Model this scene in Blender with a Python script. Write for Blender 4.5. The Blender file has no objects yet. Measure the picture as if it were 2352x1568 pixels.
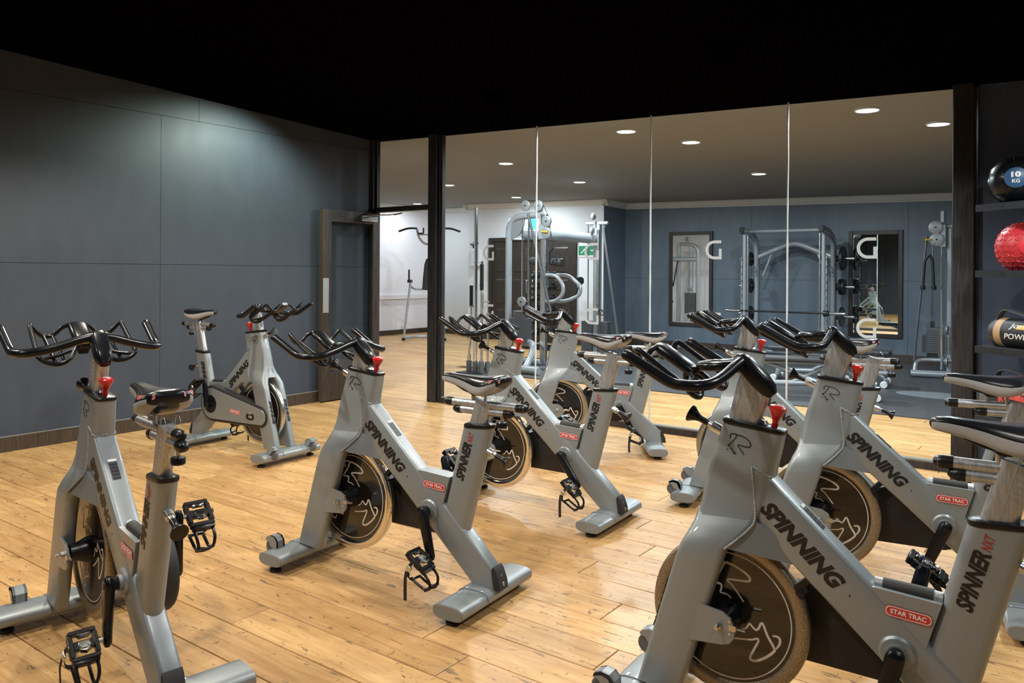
import bpy, math, random
from mathutils import Vector, Matrix, Quaternion

# ------------------------------------------------------------------ camera
sc = bpy.context.scene
COL = sc.collection
cam_data = bpy.data.cameras.new('camera')
cam = bpy.data.objects.new('camera', cam_data)
COL.objects.link(cam)
cam_data.sensor_width = 36.0
cam_data.lens = 36.0 * 1820.5 / 2352.0
cam_data.shift_y = -(784.0 - 625.27) / 2352.0
cam_data.clip_start = 0.05
cam.matrix_world = (Matrix.Translation((6.452, -6.148, 1.346)) @ Matrix.Rotation(math.radians(36.5), 4, 'Z')
                    @ Matrix.Rotation(math.radians(90), 4, 'X') @ Matrix.Rotation(math.radians(0.365), 4, 'Z'))
sc.camera = cam

# ------------------------------------------------------------------ world, exposure
w = bpy.data.worlds.new('world'); sc.world = w; w.use_nodes = True
w.node_tree.nodes['Background'].inputs[0].default_value = (0.02, 0.022, 0.025, 1)
w.node_tree.nodes['Background'].inputs[1].default_value = 1.0
vs = sc.view_settings
vs.view_transform = 'Standard'; vs.look = 'None'; vs.exposure = 0.0; vs.gamma = 1.0
vs.use_curve_mapping = False

# studio ceiling plane (it falls slightly towards the glass) and gym ceiling plane
def ceil_z(x, y): return 2.79 - 0.028 * x - 0.0446 * y
def gym_z(x, y): return 2.79 - 0.018 * x - 0.02 * y

# unseen studio lamps, all added but the wall washer: x, y, watts, colour, cone degrees
WARM = (1.0, 0.91, 0.76); NEUT = (1.0, 0.95, 0.88); COOL = (0.95, 1.0, 0.98)
SPOTS = [
 (0.80, -1.70, 125, (0.84, 1.0, 0.82), 136),
 (1.75, -3.3, 150, WARM, 150), (2.6, -1.2, 105, NEUT, 150), (3.1, -4.7, 150, WARM, 150),
 (4.6, -1.5, 95, NEUT, 150), (4.75, -3.1, 120, NEUT, 150), (4.7, -5.3, 105, NEUT, 150),
 (6.6, -1.6, 100, COOL, 150), (6.9, -3.0, 85, COOL, 150), (7.2, -5.4, 42, COOL, 150),
 (1.2, -5.6, 120, WARM, 150), (3.0, -7.2, 90, NEUT, 150),
]
# downlights of the gym behind the glass
GYM_LIGHTS = [(0.353, 1.949), (-1.991, 3.533), (-2.06, 5.474), (-4.891, 5.877), (0.214, 3.964), (2.762, 0.685),
              (3.07, 1.508), (2.886, 4.069), (4.937, 0.731), (5.328, 1.576)]
GYM_WATTS = 62.0
GYM_SCALE = [1, .8, .8, .35, 1.1, 1, 1, 1.3, 1, 1.1]

# ------------------------------------------------------------------ node helpers
def new_mat(name):
    m = bpy.data.materials.new(name); m.use_nodes = True
    nt = m.node_tree
    return m, nt, nt.nodes['Principled BSDF']
def mat(name, col, rough=0.5, metal=0.0, coat=0.0, bump=None, emit=None, spec=None):
    m, nt, b = new_mat(name)
    b.inputs['Base Color'].default_value = (*col, 1)
    b.inputs['Roughness'].default_value = rough
    b.inputs['Metallic'].default_value = metal
    b.inputs['Coat Weight'].default_value = coat
    if spec is not None: b.inputs['Specular IOR Level'].default_value = spec
    if emit:
        b.inputs['Emission Color'].default_value = (*emit[0], 1); b.inputs['Emission Strength'].default_value = emit[1]
    if bump:
        n = nt.nodes.new('ShaderNodeTexNoise'); n.inputs['Scale'].default_value = bump[0]; n.inputs['Detail'].default_value = 4
        tc = nt.nodes.new('ShaderNodeTexCoord'); nt.links.new(tc.outputs['Object'], n.inputs['Vector'])
        bp = nt.nodes.new('ShaderNodeBump'); bp.inputs['Strength'].default_value = bump[1]; bp.inputs['Distance'].default_value = 0.01
        nt.links.new(n.outputs['Fac'], bp.inputs['Height']); nt.links.new(bp.outputs['Normal'], b.inputs['Normal'])
    return m
def varied(name, c1, c2, scale, rough=0.5, metal=0.0, stretch=(1, 1, 1), detail=6, rr=None, bump=0.0, coord='Object'):
    """two colours mixed by stretched noise, optional roughness range"""
    m, nt, b = new_mat(name)
    tc = nt.nodes.new('ShaderNodeTexCoord'); mp = nt.nodes.new('ShaderNodeMapping')
    mp.inputs['Scale'].default_value = stretch
    nt.links.new(tc.outputs[coord], mp.inputs['Vector'])
    n = nt.nodes.new('ShaderNodeTexNoise'); n.inputs['Scale'].default_value = scale; n.inputs['Detail'].default_value = detail
    nt.links.new(mp.outputs[0], n.inputs['Vector'])
    r = nt.nodes.new('ShaderNodeValToRGB')
    r.color_ramp.elements[0].position = 0.35; r.color_ramp.elements[0].color = (*c1, 1)
    r.color_ramp.elements[1].position = 0.65; r.color_ramp.elements[1].color = (*c2, 1)
    nt.links.new(n.outputs['Fac'], r.inputs[0]); nt.links.new(r.outputs[0], b.inputs['Base Color'])
    b.inputs['Metallic'].default_value = metal; b.inputs['Roughness'].default_value = rough
    if rr:
        mr = nt.nodes.new('ShaderNodeMapRange'); mr.inputs[3].default_value = rr[0]; mr.inputs[4].default_value = rr[1]
        nt.links.new(n.outputs['Fac'], mr.inputs[0]); nt.links.new(mr.outputs[0], b.inputs['Roughness'])
    if bump:
        bp = nt.nodes.new('ShaderNodeBump'); bp.inputs['Strength'].default_value = bump; bp.inputs['Distance'].default_value = 0.005
        nt.links.new(n.outputs['Fac'], bp.inputs['Height']); nt.links.new(bp.outputs['Normal'], b.inputs['Normal'])
    return m

def floor_wood():
    m, nt, b = new_mat('oak_boards'); N = nt.nodes.new; L = nt.links.new
    geo = N('ShaderNodeNewGeometry'); oi = N('ShaderNodeObjectInfo')
    off = N('ShaderNodeVectorMath'); off.operation = 'MULTIPLY_ADD'
    cmb = N('ShaderNodeCombineXYZ')
    for i in range(3): L(oi.outputs['Random'], cmb.inputs[i])
    off.inputs[1].default_value = (37, 19, 0); L(cmb.outputs[0], off.inputs[0]); L(geo.outputs['Position'], off.inputs[2])
    def noise(scale, st, det=6, rough=0.6, dist=0.0):
        mp = N('ShaderNodeMapping'); mp.inputs['Scale'].default_value = st; L(off.outputs[0], mp.inputs[0])
        n = N('ShaderNodeTexNoise'); n.inputs['Scale'].default_value = scale; n.inputs['Detail'].default_value = det
        n.inputs['Roughness'].default_value = rough; n.inputs['Distortion'].default_value = dist
        L(mp.outputs[0], n.inputs['Vector']); return n
    def ramp(src, a, ca, bb, cb):
        r = N('ShaderNodeValToRGB'); e = r.color_ramp.elements
        e[0].position = a; e[0].color = (*ca, 1); e[1].position = bb; e[1].color = (*cb, 1); L(src, r.inputs[0]); return r
    def mix(mode, fac, a, c):
        x = N('ShaderNodeMix'); x.data_type = 'RGBA'; x.blend_type = mode
        if isinstance(fac, float): x.inputs[0].default_value = fac
        else: L(fac, x.inputs[0])
        L(a, x.inputs[6]); L(c, x.inputs[7]); return x.outputs[2]
    grain = noise(2.2, (1.0, 9, 1), 7, 0.62, 1.2)
    c = ramp(grain.outputs['Fac'], 0.30, (0.47, 0.275, 0.108), 0.70, (0.69, 0.455, 0.215)).outputs[0]
    fine = noise(9, (0.7, 16, 1), 4, 0.7)
    c = mix('MULTIPLY', 0.6, c, ramp(fine.outputs['Fac'], 0.3, (0.72, 0.68, 0.62), 0.62, (1, 1, 1)).outputs[0])
    tint = ramp(oi.outputs['Random'], 0.0, (0.86, 0.80, 0.72), 1.0, (1.08, 1.04, 1.0)).outputs[0]
    c = mix('MULTIPLY', 1.0, c, tint)
    blotch = noise(1.6, (1, 2.2, 1), 3, 0.5)
    c = mix('MULTIPLY', 0.55, c, ramp(blotch.outputs['Fac'], 0.35, (0.74, 0.66, 0.56), 0.6, (1, 1, 1)).outputs[0])
    # scuffs and small dark dents, elongated along the boards and across them
    sc1 = noise(16, (0.55, 2.3, 1), 3, 0.65, 0.4)
    mask1 = ramp(sc1.outputs['Fac'], 0.625, (0, 0, 0), 0.66, (1, 1, 1)).outputs[0]
    sc2 = noise(34, (1.4, 0.8, 1), 2, 0.6, 0.8)
    mask2 = ramp(sc2.outputs['Fac'], 0.665, (0, 0, 0), 0.695, (1, 1, 1)).outputs[0]
    mm = N('ShaderNodeMix'); mm.data_type = 'RGBA'; mm.blend_type = 'ADD'; mm.inputs[0].default_value = 1.0
    L(mask1, mm.inputs[6]); L(mask2, mm.inputs[7])
    dark = N('ShaderNodeRGB'); dark.outputs[0].default_value = (0.13, 0.085, 0.05, 1)
    sfac = N('ShaderNodeMath'); sfac.operation = 'MULTIPLY'; sfac.inputs[1].default_value = 0.75; sfac.use_clamp = True
    L(mm.outputs[2], sfac.inputs[0])
    c = mix('MIX', sfac.outputs[0], c, dark.outputs[0])
    L(c, b.inputs['Base Color'])
    rr = N('ShaderNodeMapRange'); rr.inputs[3].default_value = 0.30; rr.inputs[4].default_value = 0.50
    L(blotch.outputs['Fac'], rr.inputs[0]); L(rr.outputs[0], b.inputs['Roughness'])
    b.inputs['Specular IOR Level'].default_value = 0.45
    bp = N('ShaderNodeBump'); bp.inputs['Strength'].default_value = 0.12; bp.inputs['Distance'].default_value = 0.004
    L(grain.outputs['Fac'], bp.inputs['Height']); L(bp.outputs[0], b.inputs['Normal'])
    return m

def glass_mat(name, tint=(0.93, 0.96, 0.96), ior=1.42):
    m = bpy.data.materials.new(name); m.use_nodes = True; nt = m.node_tree
    for n in list(nt.nodes): nt.nodes.remove(n)
    o = nt.nodes.new('ShaderNodeOutputMaterial'); mx = nt.nodes.new('ShaderNodeMixShader')
    t = nt.nodes.new('ShaderNodeBsdfTransparent'); g = nt.nodes.new('ShaderNodeBsdfGlossy'); fr = nt.nodes.new('ShaderNodeFresnel')
    t.inputs[0].default_value = (*tint, 1); g.inputs[0].default_value = (0.9, 0.95, 1, 1); g.inputs['Roughness'].default_value = 0.015
    fr.inputs[0].default_value = ior
    ge = nt.nodes.new('ShaderNodeNewGeometry'); mu = nt.nodes.new('ShaderNodeMath'); mu.operation = 'MULTIPLY'; iv = nt.nodes.new('ShaderNodeMath'); iv.operation = 'SUBTRACT'; iv.inputs[0].default_value = 1.0
    nt.links.new(ge.outputs['Backfacing'], iv.inputs[1]); nt.links.new(iv.outputs[0], mu.inputs[0]); nt.links.new(fr.outputs[0], mu.inputs[1])   # only the entry face reflects
    nt.links.new(mu.outputs[0], mx.inputs[0]); nt.links.new(t.outputs[0], mx.inputs[1]); nt.links.new(g.outputs[0], mx.inputs[2])
    nt.links.new(mx.outputs[0], o.inputs[0])
    return m

def dark_wood(name, c1, c2, rough=0.45):
    return varied(name, c1, c2, 6, rough, 0, (14, 14, 0.8), 6, (rough - 0.08, rough + 0.1), 0.15)

M = {}
M['oak'] = floor_wood()
M['subfloor'] = mat('subfloor', (0.03, 0.02, 0.012), 0.9)
M['rubber'] = varied('rubber_flooring', (0.030, 0.034, 0.040), (0.060, 0.066, 0.074), 60, 0.55, 0, (1, 1, 1), 8, (0.42, 0.62), 0.2)
M['rubber_print'] = mat('grey_floor_print', (0.16, 0.18, 0.20), 0.5)
M['wall_dark'] = varied('charcoal_paint', (0.037, 0.048, 0.070), (0.043, 0.055, 0.079), 9, 0.6, 0, (1, 1, 0.35), 6, (0.54, 0.66), 0.08)
M['wall_blue'] = varied('slate_blue_paint', (0.110, 0.150, 0.195), (0.135, 0.178, 0.225), 7, 0.45, 0, (1, 1, 0.3), 6, (0.38, 0.52), 0.12)
M['wall_navy'] = varied('navy_panel_paint', (0.046, 0.072, 0.125), (0.060, 0.090, 0.150), 9, 0.5, 0, (1, 1, 0.3), 6, (0.45, 0.6), 0.15)
M['wall_white'] = mat('white_wall_paint', (0.74, 0.76, 0.80), 0.6, bump=(30, 0.04))
M['cornice'] = mat('cornice_paint', (0.66, 0.65, 0.63), 0.6)
M['ceiling_black'] = mat('black_ceiling_paint', (0.0012, 0.0012, 0.0013), 1.0, spec=0.0)
M['ceiling_grey'] = mat('grey_ceiling_paint', (0.25, 0.24, 0.225), 0.75)
M['frame_dark'] = dark_wood('dark_stained_frame', (0.013, 0.014, 0.017), (0.030, 0.030, 0.032), 0.42)
M['door_wood'] = dark_wood('dark_brown_door_wood', (0.020, 0.015, 0.012), (0.042, 0.032, 0.026), 0.42)
M['skirting'] = dark_wood('brown_skirting', (0.035, 0.024, 0.017), (0.060, 0.042, 0.030), 0.45)
M['skirt_edge'] = mat('skirting_top_edge', (0.17, 0.17, 0.16), 0.5)
M['glass'] = glass_mat('clear_glass')
M['silicone'] = mat('silicone_joint', (0.62, 0.66, 0.68), 0.35)
M['frost'] = mat('frosted_film', (0.50, 0.57, 0.61), 0.5)
M['cap_grey'] = mat('grey_end_cap', (0.24, 0.26, 0.27), 0.5, 0.2)
M['mirror'] = mat('mirror_silver', (0.88, 0.90, 0.90), 0.01, 1.0)
M['chrome'] = mat('chrome', (0.80, 0.80, 0.79), 0.12, 1.0)
M['steel'] = varied('brushed_steel', (0.52, 0.53, 0.53), (0.66, 0.67, 0.67), 30, 0.3, 1.0, (1, 1, 1), 5, (0.22, 0.38))
M['alu'] = varied('brushed_aluminium', (0.40, 0.415, 0.425), (0.52, 0.535, 0.545), 40, 0.38, 0.75, (4, 4, 0.5), 5, (0.30, 0.46))
M['plate_steel'] = mat('satin_plate', (0.56, 0.58, 0.60), 0.35, 0.8)
M['bike_paint'] = mat('silver_grey_bike_paint', (0.27, 0.30, 0.315), 0.40, 0.40, 0.15, bump=(900, 0.03))
M['weld'] = mat('weld_bead', (0.30, 0.33, 0.345), 0.45, 0.45, bump=(220, 0.6))
M['black_gloss'] = mat('gloss_black_grip', (0.006, 0.007, 0.009), 0.24, 0.0, 0.0, spec=0.32)
M['black'] = mat('black_plastic', (0.008, 0.008, 0.009), 0.32, spec=0.35)
M['black_matte'] = mat('matt_black_plastic', (0.016, 0.016, 0.017), 0.6)
M['black_rubber'] = mat('black_rubber', (0.010, 0.010, 0.010), 0.7)
M['ink'] = mat('black_lettering', (0.008, 0.008, 0.009), 0.45)
M['ink_red'] = mat('red_lettering', (0.42, 0.03, 0.02), 0.45)
M['ink_white'] = mat('white_lettering', (0.80, 0.80, 0.80), 0.5)
M['scribe'] = mat('cream_emblem', (0.66, 0.60, 0.52), 0.4)
M['badge_red'] = mat('red_badge', (0.55, 0.035, 0.03), 0.35)
M['knob_red'] = mat('red_knob', (0.48, 0.012, 0.014), 0.25, 0, 0.4)
M['disc_black'] = mat('smoked_black_disc', (0.012, 0.010, 0.008), 0.10, 0.0, 0.5)
M['rim_chrome'] = mat('chrome_rim', (0.80, 0.78, 0.74), 0.10, 1.0)
M['rim_worn'] = varied('worn_bronze_rim', (0.20, 0.16, 0.11), (0.46, 0.40, 0.30), 300, 0.4, 0.85, (1, 1, 1), 6, (0.3, 0.55))
M['rim_silver'] = mat('dull_silver_rim', (0.55, 0.55, 0.50), 0.26, 1.0)
M['seat_black'] = mat('black_saddle_vinyl', (0.007, 0.008, 0.010), 0.26, 0, 0.0, spec=0.32)
M['seat_grey'] = mat('grey_saddle_vinyl', (0.33, 0.34, 0.345), 0.42)
M['label_white'] = mat('white_sticker', (0.75, 0.76, 0.76), 0.5)
M['label_dark'] = mat('dark_sticker_print', (0.05, 0.06, 0.08), 0.5)
M['gym_paint'] = mat('platinum_gym_paint', (0.34, 0.37, 0.40), 0.36, 0.3, 0.1)
M['stack'] = mat('weight_stack_plate', (0.10, 0.107, 0.115), 0.45, 0.3)
M['iron'] = mat('black_iron', (0.014, 0.015, 0.016), 0.42, 0.2)
M['pad'] = mat('charcoal_pad_vinyl', (0.030, 0.032, 0.036), 0.5)
M['yellow'] = mat('yellow_pull_pin', (0.62, 0.36, 0.03), 0.4)
M['pulley'] = mat('grey_pulley', (0.27, 0.29, 0.30), 0.4, 0.3)
M['green'] = mat('exit_green', (0.02, 0.26, 0.12), 0.4)
M['white_plastic'] = mat('white_plastic', (0.72, 0.73, 0.74), 0.4)
M['lamp_glow'] = mat('downlight_diffuser', (1, 1, 1), 0.5, emit=((1.0, 0.98, 0.94), 9.0))
M['screen_glow'] = mat('lit_blue_screen', (0.02, 0.05, 0.06), 0.4, emit=((0.10, 0.75, 0.95), 1.6))
M['shelf'] = mat('black_steel_shelf', (0.022, 0.026, 0.033), 0.45, 0.3)
M['ball_red'] = mat('red_rubber', (0.46, 0.022, 0.03), 0.45)
M['ball_red2'] = mat('bright_red_print', (0.62, 0.03, 0.04), 0.4)
M['ball_blue'] = mat('blue_print', (0.03, 0.10, 0.22), 0.45)
M['canvas_black'] = mat('black_canvas', (0.014, 0.015, 0.017), 0.5, bump=(120, 0.15))
M['tan'] = mat('tan_band', (0.42, 0.26, 0.14), 0.6)
M['gold_print'] = mat('gold_print', (0.62, 0.38, 0.06), 0.45)
M['band_red'] = mat('red_band', (0.55, 0.05, 0.035), 0.5)
M['tan_edge'] = mat('worn_door_edge', (0.075, 0.050, 0.028), 0.5)
M['grey_fabric'] = mat('grey_strap', (0.10, 0.11, 0.12), 0.6)

# ------------------------------------------------------------------ mesh builder
def V3(p): return Vector(p)
class MB:
    def __init__(s): s.v = []; s.f = []; s.mi = []
    def add(s, vs, fs, mi=0):
        o = len(s.v); s.v += [tuple(p) for p in vs]
        for q in fs: s.f.append(tuple(i + o for i in q)); s.mi.append(mi)
        return s
    def box(s, x0, x1, y0, y1, z0, z1, mi=0, T=None, ch=0.0):
        """axis box, chamfered on all edges running along its longest faces when ch > 0"""
        if ch <= 0:
            vs = [(x, y, z) for z in (z0, z1) for y in (y0, y1) for x in (x0, x1)]
            fs = [(0, 2, 3, 1), (4, 5, 7, 6), (0, 1, 5, 4), (2, 6, 7, 3), (0, 4, 6, 2), (1, 3, 7, 5)]
        else:
            def ring(z, i):
                a, b_, c_, d = x0 + i, x1 - i, y0 + i, y1 - i; e = ch
                return [(a + e, c_, z), (b_ - e, c_, z), (b_, c_ + e, z), (b_, d - e, z), (b_ - e, d, z), (a + e, d, z), (a, d - e, z), (a, c_ + e, z)]
            rs = [ring(z0, ch * .6), ring(z0 + ch * .6, 0), ring(z1 - ch * .6, 0), ring(z1, ch * .6)]
            vs = [p for r in rs for p in r]; fs = [tuple(range(7, -1, -1)), tuple(range(24, 32))]
            for k in range(3):
                for j in range(8): fs.append((k * 8 + j, k * 8 + (j + 1) % 8, k * 8 + 8 + (j + 1) % 8, k * 8 + 8 + j))
        if T is not None: vs = [T @ Vector(p) for p in vs]
        return s.add(vs, fs, mi)
    def loft(s, rings, mi=0, cap0=True, cap1=True, closed=False):
        n = len(rings[0]); vs = [p for r in rings for p in r]; fs = []
        m = len(rings)
        for k in range(m if closed else m - 1):
            a = k * n; b_ = ((k + 1) % m) * n
            for j in range(n): fs.append((a + j, a + (j + 1) % n, b_ + (j + 1) % n, b_ + j))
        if not closed:
            if cap0: fs.append(tuple(range(n - 1, -1, -1)))
            if cap1: fs.append(tuple(range((m - 1) * n, m * n)))
        return s.add(vs, fs, mi)
    def tube(s, path, r, seg=10, mi=0, closed=False, cap=True, rnd=False):
        P = [Vector(p) for p in path]; n = len(P)
        rr = [r] * n if not isinstance(r, (list, tuple)) else list(r)
        if rnd and not closed:   # rounded ends
            a = (P[0] - P[1]).normalized(); b_ = (P[-1] - P[-2]).normalized(); r0 = rr[0]; r1 = rr[-1]
            P = [P[0] + a * r0 * .55, P[0] + a * r0 * .4] + P + [P[-1] + b_ * r1 * .4, P[-1] + b_ * r1 * .55]
            rr = [r0 * .35, r0 * .75] + rr + [r1 * .75, r1 * .35]; n = len(P)
        T = []
        for i in range(n):
            if closed: t = P[(i + 1) % n] - P[i - 1]
            else: t = P[min(i + 1, n - 1)] - P[max(i - 1, 0)]
            T.append(t.normalized())
        up = Vector((0, 0, 1)) if abs(T[0].z) < 0.9 else Vector((1, 0, 0))
        N = (up - T[0] * up.dot(T[0])).normalized(); rings = []
        for i in range(n):
            N = (N - T[i] * N.dot(T[i])).normalized(); B = T[i].cross(N)
            rings.append([tuple(P[i] + (N * math.cos(2 * math.pi * k / seg) + B * math.sin(2 * math.pi * k / seg)) * rr[i]) for k in range(seg)])
        return s.loft(rings, mi, cap, cap, closed)
    def lathe(s, prof, o=(0, 0, 0), ax='z', seg=24, mi=0, close=False):
        """profile of (radius, height) turned about an axis through o"""
        o = Vector(o); rings = []
        A = {'x': (Vector((0, 1, 0)), Vector((0, 0, 1)), Vector((1, 0, 0))), 'y': (Vector((0, 0, 1)), Vector((1, 0, 0)), Vector((0, 1, 0))),
             'z': (Vector((1, 0, 0)), Vector((0, 1, 0)), Vector((0, 0, 1)))}
        if isinstance(ax, str): a, b_, c = A[ax]
        else:
            c = Vector(ax).normalized(); up = Vector((0, 0, 1)) if abs(c.z) < 0.9 else Vector((1, 0, 0))
            a = (up - c * up.dot(c)).normalized(); b_ = c.cross(a)
        for r, h in prof:
            rings.append([tuple(o + c * h + (a * math.cos(2 * math.pi * k / seg) + b_ * math.sin(2 * math.pi * k / seg)) * r) for k in range(seg)])
        if close: return s.loft(rings, mi, closed=True)
        return s.loft(rings, mi, prof[0][0] > 1e-5, prof[-1][0] > 1e-5)
    def prism(s, poly, fn, t0, t1, mi=0):
        """poly: 2D outline; fn(a, b, t) -> point"""
        n = len(poly); vs = [fn(a, b_, t0) for a, b_ in poly] + [fn(a, b_, t1) for a, b_ in poly]
        fs = [tuple(range(n - 1, -1, -1)), tuple(range(n, 2 * n))] + [(j, (j + 1) % n, n + (j + 1) % n, n + j) for j in range(n)]
        return s.add(vs, fs, mi)
    def mesh(s, name, mats, ang=35, flip=True):
        me = bpy.data.meshes.new(name); me.from_pydata(s.v, [], s.f)
        for m in (mats if isinstance(mats, (list, tuple)) else [mats]): me.materials.append(M[m] if isinstance(m, str) else m)
        me.polygons.foreach_set('material_index', s.mi)
        if flip:
            import bmesh
            bm = bmesh.new(); bm.from_mesh(me); bmesh.ops.recalc_face_normals(bm, faces=bm.faces); bm.to_mesh(me); bm.free()
        if ang:
            me.polygons.foreach_set('use_smooth', [True] * len(me.polygons)); me.set_sharp_from_angle(angle=math.radians(ang))
        me.update()
        return me
    def obj(s, name, mats, parent=None, ang=35, **k):
        return place(name, s.mesh(name, mats, ang), parent, **k)

def place(name, me, parent=None, mw=None, loc=None):
    o = bpy.data.objects.new(name, me); COL.objects.link(o)
    if parent is not None: o.parent = parent
    if mw is not None: o.matrix_local = mw
    if loc is not None: o.location = loc
    return o
def empty(name, loc=(0, 0, 0), rz=0.0, label=None, cat=None, group=None):
    o = bpy.data.objects.new(name, None); COL.objects.link(o); o.location = loc; o.rotation_euler = (0, 0, rz); o.empty_display_size = 0.1
    return tag(o, label, cat, group)
def tag(o, label=None, cat=None, group=None, kind=None):
    if label: o['label'] = label
    if cat: o['category'] = cat
    if group: o['group'] = group
    if kind: o['kind'] = kind
    return o
def struct(o): o['kind'] = 'structure'; return o
def rrect(c, a1, a2, h1, h2, r, n=3):
    c, a1, a2 = Vector(c), Vector(a1), Vector(a2); r = min(r, h1 * .999, h2 * .999); out = []
    for sx, sy, st in ((1, 1, 0), (-1, 1, 1), (-1, -1, 2), (1, -1, 3)):
        for k in range(n + 1):
            t = (st + k / n) * math.pi / 2
            out.append(tuple(c + a1 * (sx * (h1 - r) + r * math.cos(t)) + a2 * (sy * (h2 - r) + r * math.sin(t))))
    return out
def sec(F, R, hw, r, yc=0.0, n=3):
    """bike section from front point F to rear point R (x, z), half width hw about y = yc"""
    F = Vector((F[0], 0, F[1])); R = Vector((R[0], 0, R[1])); d = F - R
    return rrect((F + R) / 2 + Vector((0, yc, 0)), d.normalized(), (0, 1, 0), d.length / 2, hw, r, n)
def smooth(pts, sub=5, closed=False):
    P = [Vector(p) for p in pts]; n = len(P); out = []
    for i in range(n if closed else n - 1):
        p0 = P[i - 1] if (i > 0 or closed) else P[i] * 2 - P[i + 1]
        p1 = P[i]; p2 = P[(i + 1) % n]; p3 = P[(i + 2) % n] if (i + 2 < n or closed) else p2 * 2 - p1
        for k in range(sub):
            t = k / sub
            out.append(0.5 * ((2 * p1) + (p2 - p0) * t + (2 * p0 - 5 * p1 + 4 * p2 - p3) * t * t + (3 * p1 - p0 - 3 * p2 + p3) * t ** 3))
    if not closed: out.append(P[-1])
    return out
def fillet(pts, r, n=4):
    """polyline with rounded corners"""
    P = [Vector(p) for p in pts]; out = [P[0]]
    for i in range(1, len(P) - 1):
        a = (P[i - 1] - P[i]); b_ = (P[i + 1] - P[i]); d = min(r, a.length * .49, b_.length * .49)
        A = P[i] + a.normalized() * d; B = P[i] + b_.normalized() * d
        for k in range(n + 1):
            t = k / n; out.append(A * (1 - t) ** 2 + P[i] * 2 * t * (1 - t) + B * t * t)
    out.append(P[-1]); return out
def ribbon(mb, pts, wd, fn, t0, t1, mi=0, taper=None):
    """flat stroke of width wd along 2D points"""
    P = [Vector((p[0], p[1])) for p in pts]; n = len(P); L = []; R = []
    for i in range(n):
        t = (P[min(i + 1, n - 1)] - P[max(i - 1, 0)]).normalized(); nn = Vector((-t.y, t.x))
        w_ = wd * (taper[i] if taper else 1) / 2; L.append(P[i] + nn * w_); R.append(P[i] - nn * w_)
    vs = []
    for i in range(n): vs += [fn(*L[i], t0), fn(*R[i], t0), fn(*L[i], t1), fn(*R[i], t1)]
    fs = []
    for i in range(n - 1):
        a = 4 * i; b_ = a + 4
        fs += [(a + 2, a + 3, b_ + 3, b_ + 2), (a, b_, b_ + 1, a + 1), (a, a + 2, b_ + 2, b_), (a + 1, b_ + 1, b_ + 3, a + 3)]
    fs += [(0, 1, 3, 2), (4 * n - 4, 4 * n - 2, 4 * n - 1, 4 * n - 3)]
    mb.add(vs, fs, mi)

_text = {}
def text_mesh(txt, mat_name, wdt, hgt, depth=0.0008, shear=0.0, bold=0.0, spacing=1.0):
    """lettering centred on the origin in its XY plane, fitted to width and height"""
    key = (txt, mat_name, round(wdt, 4), round(hgt, 4), shear, bold)
    if key in _text: return _text[key]
    cu = bpy.data.curves.new('lettering', 'FONT'); cu.body = txt; cu.size = 1.0; cu.shear = shear; cu.offset = bold; cu.extrude = 0.01
    cu.space_character = spacing; cu.resolution_u = 3
    o = bpy.data.objects.new('lettering_tmp', cu); COL.objects.link(o)
    bpy.context.view_layer.update()
    me = bpy.data.meshes.new_from_object(o.evaluated_get(bpy.context.evaluated_depsgraph_get()))
    bpy.data.objects.remove(o); bpy.data.curves.remove(cu)
    xs = [v.co.x for v in me.vertices]; ys = [v.co.y for v in me.vertices]
    x0, x1, y0, y1 = min(xs), max(xs), min(ys), max(ys)
    for v in me.vertices:
        v.co = ((v.co.x - (x0 + x1) / 2) / (x1 - x0) * wdt, (v.co.y - (y0 + y1) / 2) / (y1 - y0) * hgt, (v.co.z + 0.01) / 0.02 * depth)
    me.materials.clear(); me.materials.append(M[mat_name]); me.name = 'lettering'
    _text[key] = me
    return me
def frame_mat(o, e1, e3):
    """matrix with x along e1 and z along e3"""
    e3 = Vector(e3).normalized(); e1 = Vector(e1); e1 = (e1 - e3 * e1.dot(e3)).normalized(); e2 = e3.cross(e1)
    return Matrix(((e1.x, e2.x, e3.x, o[0]), (e1.y, e2.y, e3.y, o[1]), (e1.z, e2.z, e3.z, o[2]), (0, 0, 0, 1)))

# ================================================================== ROOM
random.seed(7)
XR, YB = 8.2, -9.0          # studio right wall, wall behind the camera
GX0, GY1 = -5.6, 7.2        # gym extents
floor = struct(MB().box(GX0 - .1, XR + .1, YB - .1, GY1 + .2, -0.12, -0.012).obj('floor', 'subfloor', ang=0))
PW = 0.178; GAP = 0.0036
_pl = {}
def plank_mesh(L):
    key = round(L, 2)
    if key not in _pl:
        mb = MB(); e = 0.002; a, b_ = key / 2 - GAP / 2, PW / 2 - GAP / 2
        mb.add([(-a, -b_, -.012), (a, -b_, -.012), (a, b_, -.012), (-a, b_, -.012),
                (-a, -b_, -e), (a, -b_, -e), (a, b_, -e), (-a, b_, -e),
                (-a + e, -b_ + e, 0), (a - e, -b_ + e, 0), (a - e, b_ - e, 0), (-a + e, b_ - e, 0)],
               [(0, 1, 5, 4), (1, 2, 6, 5), (2, 3, 7, 6), (3, 0, 4, 7), (4, 5, 9, 8), (5, 6, 10, 9), (6, 7, 11, 10), (7, 4, 8, 11), (8, 9, 10, 11)])
        _pl[key] = mb.mesh('plank', 'oak', 0, False)
    return _pl[key]
LEN = [1.2, 1.42, 1.64, 1.86, 2.08, 1.0]
rest = MB(); near = []; stuff_list = []
row = 0; y = -3.995 + PW / 2 - 28 * PW      # board joints of the photograph fall on this grid
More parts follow.
